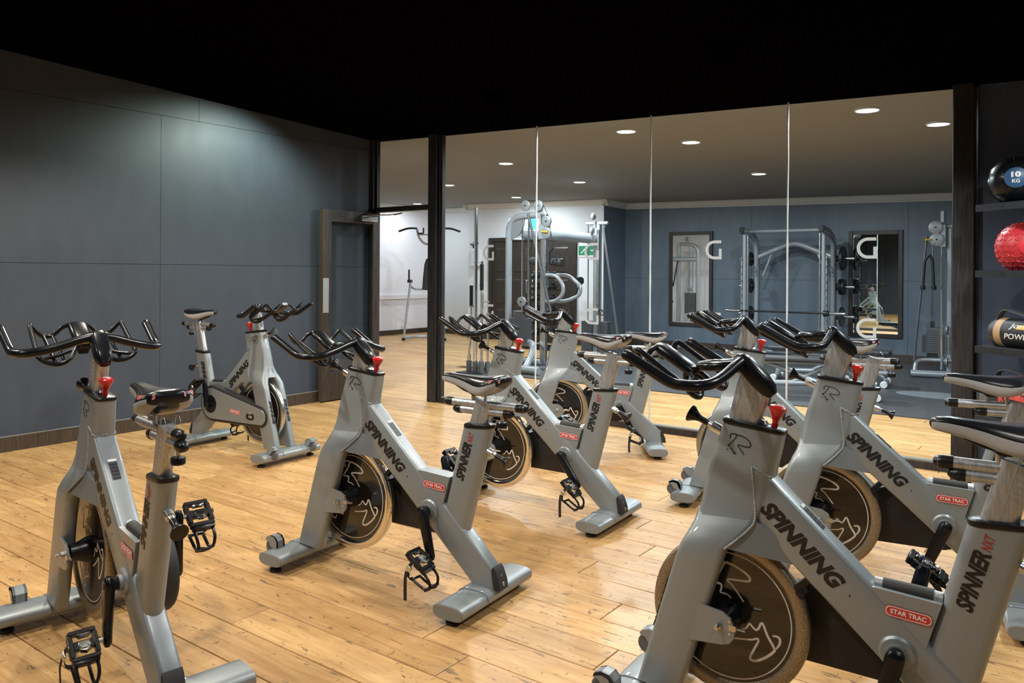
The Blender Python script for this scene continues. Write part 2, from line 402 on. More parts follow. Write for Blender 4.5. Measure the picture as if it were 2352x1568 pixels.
while y < GY1 + .1:
    gym = y > 0.0
    x = (GX0 if gym else -0.02) - random.choice((0.0, 0.4, 0.8, 1.1))
    end = XR + .05
    while x < end:
        L = random.choice(LEN); cx = x + L / 2
        on_rubber = cx > -0.3 and y > 2.3
        if not on_rubber:
            d = math.hypot(cx - 6.45, y + 6.15)
            ang = math.degrees(math.atan2(y + 6.15, cx - 6.45))
            seen = 85 < ang < 168
            near.append((d if seen else 99 + d, cx, y, L))
        x += L
    y += PW; row += 1
near.sort()
for i, (d, cx, y, L) in enumerate(near):
    if i < 300 and d < 99:
        place('plank', plank_mesh(L), floor, loc=(cx, y, 0))
    else:
        a, b_ = L / 2 - GAP / 2, PW / 2 - GAP / 2
        rest.box(cx - a, cx + a, y - b_, y + b_, -.012, 0)
ro = rest.obj('distant_planks', 'oak', floor, 0); ro['kind'] = 'stuff'
rub = MB(); rub.box(-0.35, XR, 2.08, GY1, 0.001, 0.012)
rubber = struct(rub.obj('floor_rubber', 'rubber', ang=0)); 
# pale printed logo on the rubber floor near the right post
mbp = MB()
prt = [(5.02 + 0.42 * math.cos(t), 3.72 + 0.26 * math.sin(t)) for t in [k * math.pi / 12 for k in range(24)]]
mbp.prism(prt, lambda a, b_, t: (a, b_, t), 0.0122, 0.0130)
tag(mbp.obj('floor_print', 'rubber_print', rubber, 0))

# left wall: backing and painted boards with open seams
def slope_box(mb, x0, x1, y0, y1, z0, top, mi=0):
    P = [(x0, y0), (x1, y0), (x1, y1), (x0, y1)]
    mb.loft([[(a, b_, z0) for a, b_ in P], [(a, b_, top(a, b_)) for a, b_ in P]], mi)
mb = MB(); slope_box(mb, -0.16, -0.034, YB, 0.05, 0, lambda a, b_: ceil_z(a, b_) + .02)
wall_left = struct(mb.obj('wall_left', 'frame_dark', ang=0))
def board(parent, y0, y1, z0, z1, top=None):
    g = 0.0016; m = MB()
    slope_box(m, -0.034, -0.022, y0 + g, y1 - g, z0 + g, (lambda a, b_: ceil_z(a, b_) + .01) if top else (lambda a, b_: z1 - g))
    m.obj('panel', 'wall_dark', parent, 0)
for y0, y1 in ((-2.475, 0.0), (-4.915, -2.475), (-7.355, -4.915), (YB, -7.355)):
    board(wall_left, y0, y1, 0.0, 1.395); board(wall_left, y0, y1, 1.395, 2.675)
for y0, y1 in ((-2.12, 0.0), (-4.56, -2.12), (-7.0, -4.56), (YB, -7.0)): board(wall_left, y0, y1, 2.675, 0, True)
mb = MB().box(-0.022, -0.002, YB, -0.02, 0, 0.108)
bl = struct(mb.obj('baseboard_left', 'skirting', ang=0))
MB().box(-0.022, 0.0005, YB, -0.02, 0.108, 0.115).obj('top_edge', 'skirt_edge', bl, 0)

# remaining studio walls (behind and beside the camera)
mb = MB(); slope_box(mb, XR, XR + .12, YB, 0.3, 0, lambda a, b_: ceil_z(a, b_) + .02); struct(mb.obj('wall_right', 'wall_dark', ang=0))
mb = MB(); slope_box(mb, -0.1, XR + .1, YB - .12, YB, 0, lambda a, b_: ceil_z(a, b_) + .02); struct(mb.obj('wall_rear', 'wall_dark', ang=0))

# studio ceiling, a black slab
mb = MB(); P = [(-0.16, YB - .12), (XR + .12, YB - .12), (XR + .12, 0.06), (-0.16, 0.06)]
mb.loft([[(a, b_, ceil_z(a, b_)) for a, b_ in P], [(a, b_, ceil_z(a, b_) + .28) for a, b_ in P]])
struct(mb.obj('ceiling', 'ceiling_black', ang=0))

# glazed partition: jamb, mullion, transom, bottom rail, frameless panes
mb = MB()
mb.box(0.85, 0.965, -.055, .055, 0, 2.80, ch=.004); mb.box(0.965, 1.02, -.022, .03, 0, 2.80, ch=.003); mb.box(0.985, 0.997, -.032, .0, 0, 2.78)
win = struct(mb.obj('window_1', 'frame_dark', ang=30))
MB().box(-0.022, 0.03, -.05, .055, 0, 2.81, ch=.003).box(0.03, 0.062, -.02, .03, 0, 2.81, ch=.003).obj('jamb', 'frame_dark', win, 30)
MB().box(0.062, 0.85, -.04, .05, 1.995, 2.047, ch=.003).obj('transom', 'frame_dark', win, 30)
MB().box(1.02, 5.65, -.028, .035, 0.0, 0.052, ch=.004).obj('bottom_rail', 'frame_dark', win, 30)
MB().box(1.02, 5.65, -.026, .033, 0.0525, 0.064).obj('rail_bead', 'skirt_edge', win, 0)
XJ = [1.02, 2.182, 3.370, 4.530, 5.652]
def pane(x0, x1, z0, parent):
    m = MB(); slope_box(m, x0, x1, 0.0, 0.010, z0, lambda a, b_: ceil_z(a, 0) + .01); m.obj('pane', 'glass', parent, 0)
pane(0.062, 0.85, 2.047, win)
for a, b_ in zip(XJ[:-1], XJ[1:]): pane(a + .004, b_ - .004, 0.064, win)
for xj in XJ[1:-1]:
    m = MB(); zt = ceil_z(xj, 0); n = 26; path = []
    rnd = random.Random(int(xj * 100)); rings = []
    for k in range(n + 1):
        z = 0.064 + (zt - 0.064) * k / n; hw = 0.003 + rnd.random() * 0.0025
        rings.append([(xj - hw, -.003, z), (xj + hw, -.003, z), (xj + hw, .013, z), (xj - hw, .013, z)])
    m.loft(rings); m.obj('silicone_joint', 'silicone', win, 0)
def g_mark(x0, x1, z0, z1, big=True):
    """open letter mark of frosted film on the pane"""
    w_ = x1 - x0; h_ = z1 - z0; r = h_ / 2; cx = x0 + r; cz = (z0 + z1) / 2; st = 0.15 * h_
    ri = r - st / 2
    pts = [(x1 - .004, cz + ri)] + [(cx + ri * math.cos(t), cz + ri * math.sin(t)) for t in [math.pi / 2 + k * math.pi / 16 for k in range(17)]] + [(x1 - st / 2, cz - ri)]
    m = MB(); fn = lambda a, b_, t: (a, t, b_)
    ribbon(m, pts, st, fn, -0.0014, -0.0004)
    ribbon(m, [(x1 - st / 2, cz - ri - st / 2), (x1 - st / 2, cz + 0.06 * h_)], st, fn, -0.00145, -0.00045)
    m.obj('film_mark', 'frost', win, 0)
for xs in ((1.545, 1.68), (2.714, 2.867), (3.868, 4.006), (5.032, 5.168)):
    g_mark(*xs, 1.462, 1.615); g_mark(*xs, 0.885, 1.03)

# right end of the partition: dark timber post, head rail with coved corner, navy board
mb = MB(); mb.box(5.652, 5.785, -.06, .2, 0, 2.9, ch=.006)
post = struct(mb.obj('trim_1', 'frame_dark', ang=30))
cove = [(5.785, 2.9), (5.785, 2.60)] + [(5.785 + .0, 2.60)]
pts = [(5.652, 2.95), (5.652, 2.50)] 
mb = MB(); arc = [(5.66 + .125 * math.cos(t), 2.52 + .22 * math.sin(t)) for t in [k * math.pi / 16 for k in range(9)]]
mb.prism([(5.66, 2.52)] + arc, lambda a, b_, t: (a, t, b_), -0.066, -0.061); mb.obj('rounded_cap', 'frame_dark', post, 0)
mb = MB(); slope_box(mb, 5.785, XR, -.055, .05, 2.66, lambda a, b_: ceil_z(a, b_) + .02); mb.obj('head_rail', 'frame_dark', post, 0)
mb = MB(); mb.box(5.803, XR, -.002, .2, 0, 2.9); navy = struct(mb.obj('wall_panel', 'wall_navy', ang=0))
MB().box(5.797, 5.803, -.012, .1, 0, 2.66).obj('edge_strip', 'wall_dark', navy, 0)

# open glazed door against the left wall
door = empty('door_1', (0.062, 0.0, 0.0), 0)
struct(door)
dx0, dx1 = -0.022, 0.026
mb = MB()
mb.box(dx0, dx1, -.80, -.68, .012, 1.985, ch=.003); mb.box(dx0, dx1, -.10, -.005, .012, 1.985, ch=.003)
mb.box(dx0, dx1, -.68, -.10, 1.86, 1.985, ch=.003); mb.box(dx0, dx1, -.68, -.10, .012, .30, ch=.003)
mb.obj('leaf_frame', 'door_wood', door, 30)
MB().box(-.002, .006, -.68, -.10, .30, 1.86).obj('pane', 'glass', door, 0)
MB().box(dx0 - .0005, dx1 + .0005, -.8006, -.7995, .02, 1.98).obj('edge_lipping', 'tan_edge', door, 0)
MB().box(dx1, dx1 + .002, -.79, -.715, .92, 1.275).obj('push_plate', 'plate_steel', door, 0)
m = MB(); m.tube(fillet([(dx0, -.74, .95), (dx0 - .035, -.74, .95), (dx0 - .035, -.74, 1.23), (dx0, -.74, 1.23)], .02), .008, 8); m.obj('pull_handle', 'chrome', door)
m = MB(); m.box(dx1, dx1 + .045, -.30, -.07, 1.885, 1.945, ch=.005); cl = m.obj('door_closer', 'steel', door, 30)
m = MB(); m.tube([(dx1 + .03, -.17, 1.955), (dx1 + .12, .02, 1.965), (dx1 + .33, .015, 1.975)], .006, 6); m.tube([(dx1 + .20, .02, 1.965), (dx1 + .33, .015, 1.978)], .008, 6); m.obj('closer_arm', 'steel', cl)
for hz in (.25, 1.0, 1.75): MB().lathe([(.007, -.05), (.007, .05)], (dx0 + .01, .0, hz), 'z', 8).obj('hinge', 'steel', door)

# ------------------------------------------------------------------ gym shell behind the glass
mb = MB(); P = [(GX0 - .1, 0.061), (XR + .12, 0.061), (XR + .12, GY1 + .2), (GX0 - .1, GY1 + .2)]
mb.loft([[(a, b_, gym_z(a, b_)) for a, b_ in P], [(a, b_, gym_z(a, b_) + .2) for a, b_ in P]]); struct(mb.obj('ceiling_gym', 'ceiling_grey', ang=0))
top = lambda a, b_: gym_z(a, b_) + .02
def wall(name, x0, x1, y0, y1, m_):
    mb = MB(); slope_box(mb, x0, x1, y0, y1, 0, top); return struct(mb.obj(name, m_, ang=0))
wall('wall_gym_left', GX0 - .12, GX0, 0.05, 7.0, 'wall_white')
wall('wall_gym_front', GX0 - .12, -0.16, -.05, .05, 'wall_white')
wall('wall_back_left', GX0 - .12, -3.9, 7.0, 7.12, 'wall_white')
wall('wall_back_column', -3.95, -0.772, 6.40, 7.2, 'wall_white')
wb = wall('wall_back', -0.76, XR, GY1 + .012, GY1 + .15, 'frame_dark')
xs = [-0.76, 1.67, 4.11, 6.55, XR]
for a, b_ in zip(xs[:-1], xs[1:]):
    MB().box(a + .002, b_ - .002, GY1, GY1 + .012, 0.0, 1.248).obj('panel', 'wall_blue', wb, 0)
    m = MB(); slope_box(m, a + .002, b_ - .002, GY1, GY1 + .012, 1.252, top); m.obj('panel', 'wall_blue', wb, 0)
mb = MB(); slope_box(mb, -0.772, -0.760, 6.40, GY1, 0, top); wr = struct(mb.obj('wall_return', 'wall_blue', ang=0))
wall('wall_gym_right', XR, XR + .12, .2, GY1 + .1, 'wall_blue')
PROF = [(0, 0), (.105, 0), (.105, -.016), (.088, -.022), (.070, -.050), (.040, -.082), (.016, -.094), (.016, -.108), (0, -.108)]
def cornice(n, p0, p1, nrm):
    mb = MB(); rings = []
    for p in (p0, p1):
        rings.append([(p[0] + nrm[0] * d, p[1] + nrm[1] * d, gym_z(p[0], p[1]) - .001 + z) for d, z in PROF])
    mb.loft(rings); struct(mb.obj('trim_%d' % n, 'cornice', ang=0))
cornice(2, (-0.9, GY1 - .0005), (XR, GY1 - .0005), (0, -1)); cornice(3, (-4.05, 6.3995), (-0.66, 6.3995), (0, -1))
cornice(4, (-0.7595, 6.30), (-0.7595, GY1), (1, 0)); cornice(5, (-3.9505, 6.30), (-3.9505, 7.0), (-1, 0))
cornice(6, (GX0, 6.9995), (-3.95, 6.9995), (0, -1)); cornice(7, (GX0 + .0005, 0.06), (GX0 + .0005, 7.0), (1, 0))
def skirt(side, x0, x1, y0, y1, z0=0.0): struct(MB().box(x0, x1, y0, y1, z0, z0 + .105).obj('baseboard_' + side, 'skirting', ang=0))
skirt('back', -0.76, XR, GY1 - .02, GY1 - .0005, .012); skirt('back_left', GX0, -3.95, 6.98, 6.9995); skirt('gym_left', GX0 + .0005, GX0 + .02, .06, 6.98)
skirt('column_left', -3.95, -3.40, 6.38, 6.3995); skirt('column_right', -1.33, -0.772, 6.38, 6.3995, .012)
# double panelled doors in the white column
d2 = empty('door_2', (-2.36, 6.40, 0)); struct(d2)
m = MB(); m.box(-1.03, -.95, -.045, .0, 0, 1.96); m.box(.95, 1.03, -.045, .0, 0, 1.96); m.box(-1.03, 1.03, -.045, .0, 1.96, 2.03); m.obj('door_frame', 'door_wood', d2, 0)
for sx in (-1, 1):
    x0, x1 = (0.003, .95) if sx > 0 else (-.95, -.003)
    lf = MB().box(x0, x1, -.020, .0, .014, 1.958).obj('door_leaf', 'door_wood', d2, 0)
    for z0, z1 in ((.15, .62), (.72, 1.22), (1.34, 1.83)):
        for a, b_ in ((x0 + .1, (x0 + x1) / 2 - .05), ((x0 + x1) / 2 + .05, x1 - .1)):
            m = MB(); m.loft([[(a, -.020, z0), (b_, -.020, z0), (b_, -.020, z1), (a, -.020, z1)], [(a + .03, -.034, z0 + .03), (b_ - .03, -.034, z0 + .03), (b_ - .03, -.034, z1 - .03), (a + .03, -.034, z1 - .03)]])
            m.obj('raised_panel', 'door_wood', lf, 0)
    m = MB(); m.tube(fillet([(sx * .07, -.02, .95), (sx * .07, -.07, .95), (sx * .07, -.07, 1.2), (sx * .07, -.02, 1.2)], .02), .01, 8); m.obj('pull_handle', 'steel', lf)

# added black cans over the studio's unseen lamps
for i, (x, y, watt, colr, cone) in enumerate(SPOTS):
    z = ceil_z(x, y)
    dp = .005 if i == 0 else .10
    m = MB(); m.lathe([(.062, .03), (.062, -dp), (.054, -dp), (.050, -.004), (.001, -.003)], (x, y, z), 'z', 20)
    can = m.obj('added_ceiling_can', 'ceiling_black')
    where = ('beside the left wall', 'over the bike facing right', 'over the open door', 'over the left front bike', 'above the second row of bikes',
             'above the middle of the studio', 'above the gap between the front bikes', 'by the shelf rack', 'above the right-hand bikes', 'above the photographer', 'in the left rear corner', 'at the rear wall')[i]
    tag(can, 'added black lamp can on the black ceiling ' + where, 'spotlight', 'added black ceiling cans')
    ld = bpy.data.lights.new('unseen_spot_lamp', 'SPOT'); ld.energy = watt; ld.color = colr; ld.spot_size = math.radians(cone); ld.spot_blend = 0.6 if i == 0 else 0.4; ld.shadow_soft_size = 0.03 if i == 0 else 0.06
    lo = bpy.data.objects.new('unseen_spot_lamp', ld); COL.objects.link(lo); lo.location = (x, y, z - dp - (.035 if i == 0 else .04))
    if i == 0: lo.rotation_euler = Vector((-.47, -.16, -.87)).to_track_quat('-Z', 'Y').to_euler()   # tilted to wash the wall
# round downlights of the gym
WHERE = ('over the bar stand', 'seen just right of the dark mullion', 'before the white column', 'over the open doorway', 'over the twin cable machine', 'highest beside the second glass joint',
         'between the second and third glass joints', 'above the lifting frame', 'largest, right of the last glass joint', 'beside the dark timber post')
for (x, y), wh, gs in zip(GYM_LIGHTS, WHERE, GYM_SCALE):
    z = gym_z(x, y)
    e = empty('downlight', (x, y, z), 0, 'round white recessed downlight in the gym ceiling ' + wh, 'downlight', 'gym downlights')
    MB().lathe([(.100, .0), (.100, -.010), (.088, -.014), (.084, -.004)], (0, 0, 0), 'z', 28).obj('trim_ring', 'white_plastic', e)
    MB().lathe([(.0, -.012), (.086, -.008), (.086, .0)], (0, 0, 0), 'z', 28).obj('diffuser', 'lamp_glow', e)
    ld = bpy.data.lights.new('downlight_lamp', 'AREA'); ld.shape = 'DISK'; ld.size = .17; ld.energy = GYM_WATTS * gs; ld.color = (0.90, 0.96, 1.0)
    lo = bpy.data.objects.new('downlight_lamp', ld); COL.objects.link(lo); lo.location = (x, y, z - .03)

# ================================================================== SPIN BIKE (x forward, y left, z up, bottom bracket over the origin)
BM = {}                                     # shared meshes
def bm_add(key, mb, mats, ang=35): BM[key] = mb.mesh(key, mats, ang)
Y0 = (0, 1, 0)
# head tube, a tapering box that flares into the fork crown
mb = MB()
mb.loft([sec((.478, .903), (.301, .886), .034, .020), sec((.500, .830), (.314, .822), .036, .020), sec((.524, .750), (.332, .745), .039, .020),
         sec((.540, .665), (.352, .672), .045, .020), sec((.553, .612), (.372, .634), .056, .022), sec((.566, .580), (.395, .605), .066, .022)])
bm_add('head_tube', mb, 'bike_paint', 50)
mb = MB()
mb.loft([sec((.4795, .903), (.2995, .884), .036, .022), sec((.481, .908), (.299, .888), .037, .022), sec((.480, .916), (.298, .893), .036, .022), sec((.474, .920), (.303, .897), .030, .020)])
bm_add('head_collar', mb, 'black', 40)
for s, k in ((1, 'fork_leg_l'), (-1, 'fork_leg_r')):
    mb = MB()
    mb.loft([sec((.548, .640), (.366, .652), .024, .016, s * .022), sec((.556, .605), (.376, .622), .028, .018, s * .034), sec((.570, .572), (.408, .585), .028, .02, s * .052),
             sec((.588, .538), (.447, .545), .026, .02, s * .066), sec((.602, .495), (.462, .498), .0245, .015, s * .0685), sec((.722, .094), (.584, .086), .0245, .015, s * .0685)])
    bm_add(k, mb, 'bike_paint', 45)
    mb = MB()
    ya, yb = (.0885, .0965) if s > 0 else (-.0965, -.0885)
    pl = [(.552, .262), (.522, .375), (.452, .366), (.428, .352), (.416, .325), (.418, .296), (.432, .279), (.452, .272)]
    mb.prism(pl, lambda a, b_, t: (a, t, b_), ya, yb); bm_add('axle_plate' + k[-1], mb, 'bike_paint', 20)
    mb = MB(); mb.lathe([(.010, 0), (.010, .012), (.006, .014), (.006, .026)], (.462, s * .0965, .326), (0, s, 0), 10)
    mb.box(.412, .432, min(ya, yb) - .002, max(ya, yb) + .002, .318, .334); mb.lathe([(.004, -.004), (.004, .022)], (.408, s * .092, .326), (-1, 0, 0), 8)
    for dz in (.018, -.018): mb.lathe([(.0045, 0), (.0045, .003)], (.430, s * .0965, .326 + dz), (0, s, 0), 8)
    bm_add('axle_bolt' + k[-1], mb, 'steel')
# closing gusset between crown and down tube
mb = MB()
def tri(hw): return None
A, B, C_, D_ = (.374, .632), (.450, .549), (.272, .523), (.318, .60)
ring1 = [(p[0], h, p[1]) for p, h in ((A, .050), (B, .088), (C_, .034), (D_, .038))]
ring2 = [(p[0], -h, p[1]) for p, h in ((A, .050), (B, .088), (C_, .034), (D_, .038))]
mb.loft([ring1, ring2]); bm_add('crown_gusset', mb, 'bike_paint', 20)
mb = MB()
for s in (1, -1):
    mb.tube(smooth([(.386, s * .0385, .785), (.379, s * .040, .71), (.373, s * .050, .636), (.392, s * .066, .603), (.425, s * .083, .570), (.449, s * .0905, .548)], 5), .0042, 6)
    mb.tube([(.386, s * .0385, .787), (.333, s * .035, .760)], .004, 6)
mb.tube([(.334, .034, .759), (.330, .0, .763), (.334, -.034, .759)], .004, 6)
bm_add('weld_bead', mb, 'weld')
# main diagonal beam from head to rear foot
mb = MB()
mb.loft([sec((.386, .787), (.372, .628), .0375, .012), sec((.331, .757), (.274, .5235), .0375, .014), sec((.10, .545), (.168, .428), .0375, .016), sec((-.205, .2655), (-.115, .172), .036, .016),
         sec((-.312, .162), (-.212, .084), .036, .016), sec((-.325, .070), (-.205, .068), .036, .016)])
bm_add('down_tube', mb, 'bike_paint', 40)
# seat tube, flat oval
mb = MB()
mb.loft([sec((-.158, .712), (-.300, .720), .030, .0295, n=5), sec((-.055, .325), (-.184, .283), .032, .031, n=5)]); bm_add('seat_tube', mb, 'bike_paint', 50)
mb = MB()
mb.loft([sec((-.1575, .708), (-.302, .716), .0325, .032, n=5), sec((-.156, .714), (-.303, .722), .0335, .033, n=5), sec((-.158, .722), (-.304, .730), .0325, .032, n=5), sec((-.170, .727), (-.295, .733), .025, .0245, n=5)])
bm_add('seat_collar', mb, 'black', 40)
mb = MB(); mb.prism([(.062, .507), (-.104, .497), (-.056, .335), (-.01, .36), (.06, .46)], lambda a, b_, t: (a, t, b_), -.0355, .0355); bm_add('frame_web', mb, 'bike_paint', 20)
mb = MB(); mb.tube([(.040, 0, .506), (-.082, 0, .501)], .0205, 14, cap=True); bm_add('top_pad', mb, 'black_matte')
mb = MB(); mb.tube([(.060, 0, .506), (-.104, 0, .499)], .018, 14); bm_add('pad_bar', mb, 'alu')
mb = MB(); mb.lathe([(.040, -.046), (.046, -.040), (.046, .040), (.040, .046)], (0, 0, .346), 'y', 28); mb.lathe([(.026, -.056), (.026, .056)], (0, 0, .346), 'y', 16)
bm_add('bottom_bracket', mb, ['bike_paint'])
# stabilisers: flat oval extrusions
def stab(key, cx, cz, hx, hz):
    mb = MB()
    def ring(y, g=0.0):
        out = []
        for k in range(28):
            t = 2 * math.pi * k / 28; c, s_ = math.cos(t), math.sin(t)
            out.append((cx + (hx - g) * math.copysign(abs(c) ** .62, c), y, cz + (hz - g) * math.copysign(abs(s_) ** .72, s_)))
        return out
    mb.loft([ring(-.255, .0), ring(.255, .0)]); bm_add(key, mb, 'bike_paint', 40)
    mb = MB(); mb.loft([ring(-.056 + 0, -.004), ring(.056, -.004)]); mb2 = MB()
    mb.v = [(x, y * 1.5, max(z, cz - .004)) for x, y, z in mb.v]; bm_add(key + '_plate', mb, 'bike_paint', 40)
    for sg, nm in ((1, '_cap_l'), (-1, '_cap_r')):
        mb = MB(); r0 = ring(sg * .2545, .002); r1 = ring(sg * .2575, .003); mb.loft([r0, r1]); bm_add(key + nm, mb, 'cap_grey', 40)
mb = MB(); mb.lathe([(.0085, 0), (.0085, .003), (.006, .005)], (0, 0, 0), 'z', 10); bm_add('bolt', mb, 'steel')
stab('front_stabilizer', .722, .060, .071, .028); stab('rear_stabilizer', -.260, .052, .071, .028)
mb = MB(); mb.lathe([(.024, 0), (.026, .004), (.026, .012), (.012, .017), (.008, .017), (.008, .040)], (0, 0, 0), 'z', 18); bm_add('levelling_foot', mb, 'black_rubber')
mb = MB(); bump_ = [(-.318, .168), (-.308, .150), (-.322, .078), (-.352, .078), (-.348, .110), (-.330, .155)]
mb.prism(bump_, lambda a, b_, t: (a, t, b_), -.030, .030); bm_add('rear_bumper', mb, 'black_matte', 30)
# transport wheel and its cover, about the stabiliser front edge
mb = MB(); mb.lathe([(.010, -.012), (.030, -.012), (.034, -.008), (.034, .008), (.030, .012), (.010, .012)], (.798, 0, .084), 'y', 20); bm_add('transport_wheel', mb, 'grey_fabric')
mb = MB(); cov = [(.745, .080), (.748, .118), (.765, .136), (.790, .140), (.815, .130), (.820, .118), (.800, .112), (.785, .090)]
for ya, yb in ((-.024, -.015), (.015, .024)): mb.prism(cov, lambda a, b_, t: (a, t, b_), ya, yb)
mb.prism([(.745, .080), (.748, .118), (.765, .136), (.790, .140), (.815, .130), (.820, .118), (.812, .122), (.790, .128), (.768, .122), (.758, .10)], lambda a, b_, t: (a, t, b_), -.024, .024)
bm_add('wheel_cover', mb, 'bike_paint', 30)
# flywheel
mb = MB(); R = .2365
mb.lathe([(.196, -.011), (.204, -.0165), (.226, -.0175), (.2335, -.014), (R, -.006), (R, .006), (.2335, .014), (.226, .0175), (.204, .0165), (.196, .011)], (0, 0, 0), 'y', 72, 0, True)
for key, mn in (('rim_chrome', 'rim_chrome'), ('rim_worn', 'rim_worn'), ('rim_silver', 'rim_silver')): bm_add(key, mb, mn, 50)
mb = MB(); mb.lathe([(.0, -.0105), (.198, -.0105), (.198, .0105), (.0, .0105)], (0, 0, 0), 'y', 64); bm_add('flywheel_disc', mb, 'disc_black', 40)
mb = MB(); mb.lathe([(.030, -.078), (.034, -.05), (.046, -.02), (.046, .02), (.034, .05), (.030, .078)], (0, 0, 0), 'y', 20); mb.lathe([(.008, -.1), (.008, .1)], (0, 0, 0), 'y', 10)
bm_add('flywheel_hub', mb, 'black')
SB = [(-.019, -.065), (-.048, -.061), (-.073, -.056), (-.088, -.049), (-.091, -.056), (-.08, -.08), (-.068, -.106), (-.07, -.116), (-.086, -.115), (-.111, -.099), (-.133, -.078), (-.137, -.065),
      (-.118, -.035), (-.102, 0.0), (-.092, -.017), (-.084, -.025), (-.073, -.018), (-.065, -.011), (-.055, -.026), (-.04, -.035)]
SCc = [(-.132, -.03), (-.146, -.029), (-.153, -.036), (-.151, -.051), (-.141, -.067)]
def smooth2(p, sub=3): return [(q.x, q.y) for q in smooth([(a, b_, 0) for a, b_ in p], sub)]
for side in (1, -1):
    mb = MB()
    for rot in (0, 120, 240):
        cr_, sr_ = math.cos(math.radians(rot)), math.sin(math.radians(rot))
        for st in (SB, SCc):
            q = smooth2([((a * cr_ - b_ * sr_) * side, a * sr_ + b_ * cr_) for a, b_ in st]); n = len(q)
            ribbon(mb, q, .0075, lambda a, b_, t: (a, t, b_), side * .0106, side * .0112, 0, [0.55 + 0.45 * math.sin(math.pi * min(1, max(.08, i / (n - 1)))) for i in range(n)])
    mb.lathe([(.1835, side * .0106), (.1835, side * .0112), (.1870, side * .0112), (.1870, side * .0106)], (0, 0, 0), 'y', 64, 0, True)
    bm_add('flywheel_emblem_l' if side > 0 else 'flywheel_emblem_r', mb, 'scribe', 0)
# brake shoe bar under the gusset
mb = MB(); T = Matrix.Translation((.236, 0, .478)) @ Matrix.Rotation(math.radians(43), 4, 'Y')
mb.box(-.055, .055, -.016, .016, -.010, .008, 0, T, .003); mb.box(.03, .05, -.02, .02, -.03, -.008, 0, T, .002); bm_add('brake_shoe', mb, 'black', 30)
# chain guard: hull of two circles
def hull2(c1, r1, c2, r2, n=18):
    d = Vector((c2[0] - c1[0], c2[1] - c1[1])); a = math.atan2(d.y, d.x); b_ = math.acos((r1 - r2) / d.length)
    out = [(c1[0] + r1 * math.cos(t), c1[1] + r1 * math.sin(t)) for t in [a + b_ + (2 * math.pi - 2 * b_) * k / n for k in range(n + 1)]]
    out += [(c2[0] + r2 * math.cos(t), c2[1] + r2 * math.sin(t)) for t in [a - b_ + 2 * b_ * k / n for k in range(n + 1)]]
    return out
c1, c2 = (.016, .355), (.560, .306)
def hr(d): return hull2(c1, .135 - d, c2, .078 - d)
mb = MB(); fy = lambda y, d: [(a, y, b_) for a, b_ in hr(d)]
mb.loft([fy(-.047, .006), fy(-.050, .0), fy(-.088, .0), fy(-.098, .006), fy(-.101, .014)]); bm_add('chain_guard', mb, 'black_matte', 40)
mb = MB(); mb.loft([fy(-.1005, .021), fy(-.1035, .023)]); bm_add('guard_panel', mb, 'bike_paint', 20)
mb = MB(); mb.lathe([(.0, -.1052), (.066, -.1052), (.066, -.102)], (.010, 0, .350), 'y', 30); bm_add('guard_hole', mb, 'black')
mb = MB(); mb.prism(hull2((.438, .3005), .024, (.478, .300), .023, 8), lambda a, b_, t: (a, t, b_), -.1048, -.102); bm_add('guard_slot', mb, 'black')
mb = MB(); mb.box(.440, .482, -.108, -.104, .290, .310, ch=.002); mb.lathe([(.007, -.112), (.007, -.104)], (.455, 0, .300), 'y', 8); bm_add('guard_tensioner', mb, 'steel')
# crank arm (pointing along local -z from its axle), pedal
mb = MB(); mb.loft([rrect((0, .0, .026), (1, 0, 0), Y0, .012, .008, .008), rrect((0, 0, .020), (1, 0, 0), Y0, .019, .013, .010), rrect((0, 0, .006), (1, 0, 0), Y0, .024, .0155, .012), rrect((0, 0, -.03), (1, 0, 0), Y0, .0235, .015, .012), rrect((0, .002, -.14), (1, 0, 0), Y0, .0205, .013, .011),
                    rrect((0, .002, -.180), (1, 0, 0), Y0, .0195, .013, .011), rrect((0, .002, -.194), (1, 0, 0), Y0, .012, .008, .007)])
mb.lathe([(.022, -.034), (.022, .0)], (0, 0, 0), 'y', 18); bm_add('crank_arm', mb, 'black_gloss', 45)
mb = MB(); mb.lathe([(.0, .0175), (.009, .0175), (.009, .014)], (0, 0, 0), 'y', 14); bm_add('crank_cap', mb, 'black')
# pedal: spindle along +y, toe along +x, top along +z
mb = MB()
for a in ((-.050, -.036, .020, .100), (.036, .050, .020, .100), (-.036, .036, .018, .031), (-.036, .036, .089, .103)): mb.box(*a, -.011, .011, ch=.003)
mb.box(-.014, .014, .030, .090, -.009, .009, ch=.003); bm_add('pedal', mb, 'black', 35)
mb = MB(); mb.lathe([(.0075, .0), (.0075, .03)], (0, 0, 0), 'y', 10); mb.lathe([(.009, .103), (.009, .107), (.004, .107)], (0, 0, 0), 'y', 10); bm_add('pedal_spindle', mb, 'steel')
mb = MB()
for a in ((-.034, -.020, .042, .078), (.016, .028, .050, .070), (-.010, .014, .044, .076)): mb.box(*a, -.015, -.006, ch=.002)
mb.tube([(-.028, .040, -.015), (-.020, .060, -.018), (-.028, .080, -.015)], .004, 6); mb.tube([(.022, .046, -.014), (.03, .06, -.018), (.022, .074, -.014)], .005, 6)
for p in ((-.027, .046), (-.027, .074), (.006, .048), (.006, .072)): mb.lathe([(.0045, -.018), (.0045, -.012)], (p[0], p[1], 0), 'z', 8)
bm_add('cleat_mechanism', mb, 'chrome', 35)
mb = MB()
for yy in (.030, .092):
    mb.tube(fillet([(.046, yy, .004), (.090, yy, .008), (.112, .061 + (yy - .061) * .8, .030), (.100, .061 + (yy - .061) * .72, .062), (.030, .061 + (yy - .061) * .75, .074)], .02, 3), .0055, 8)
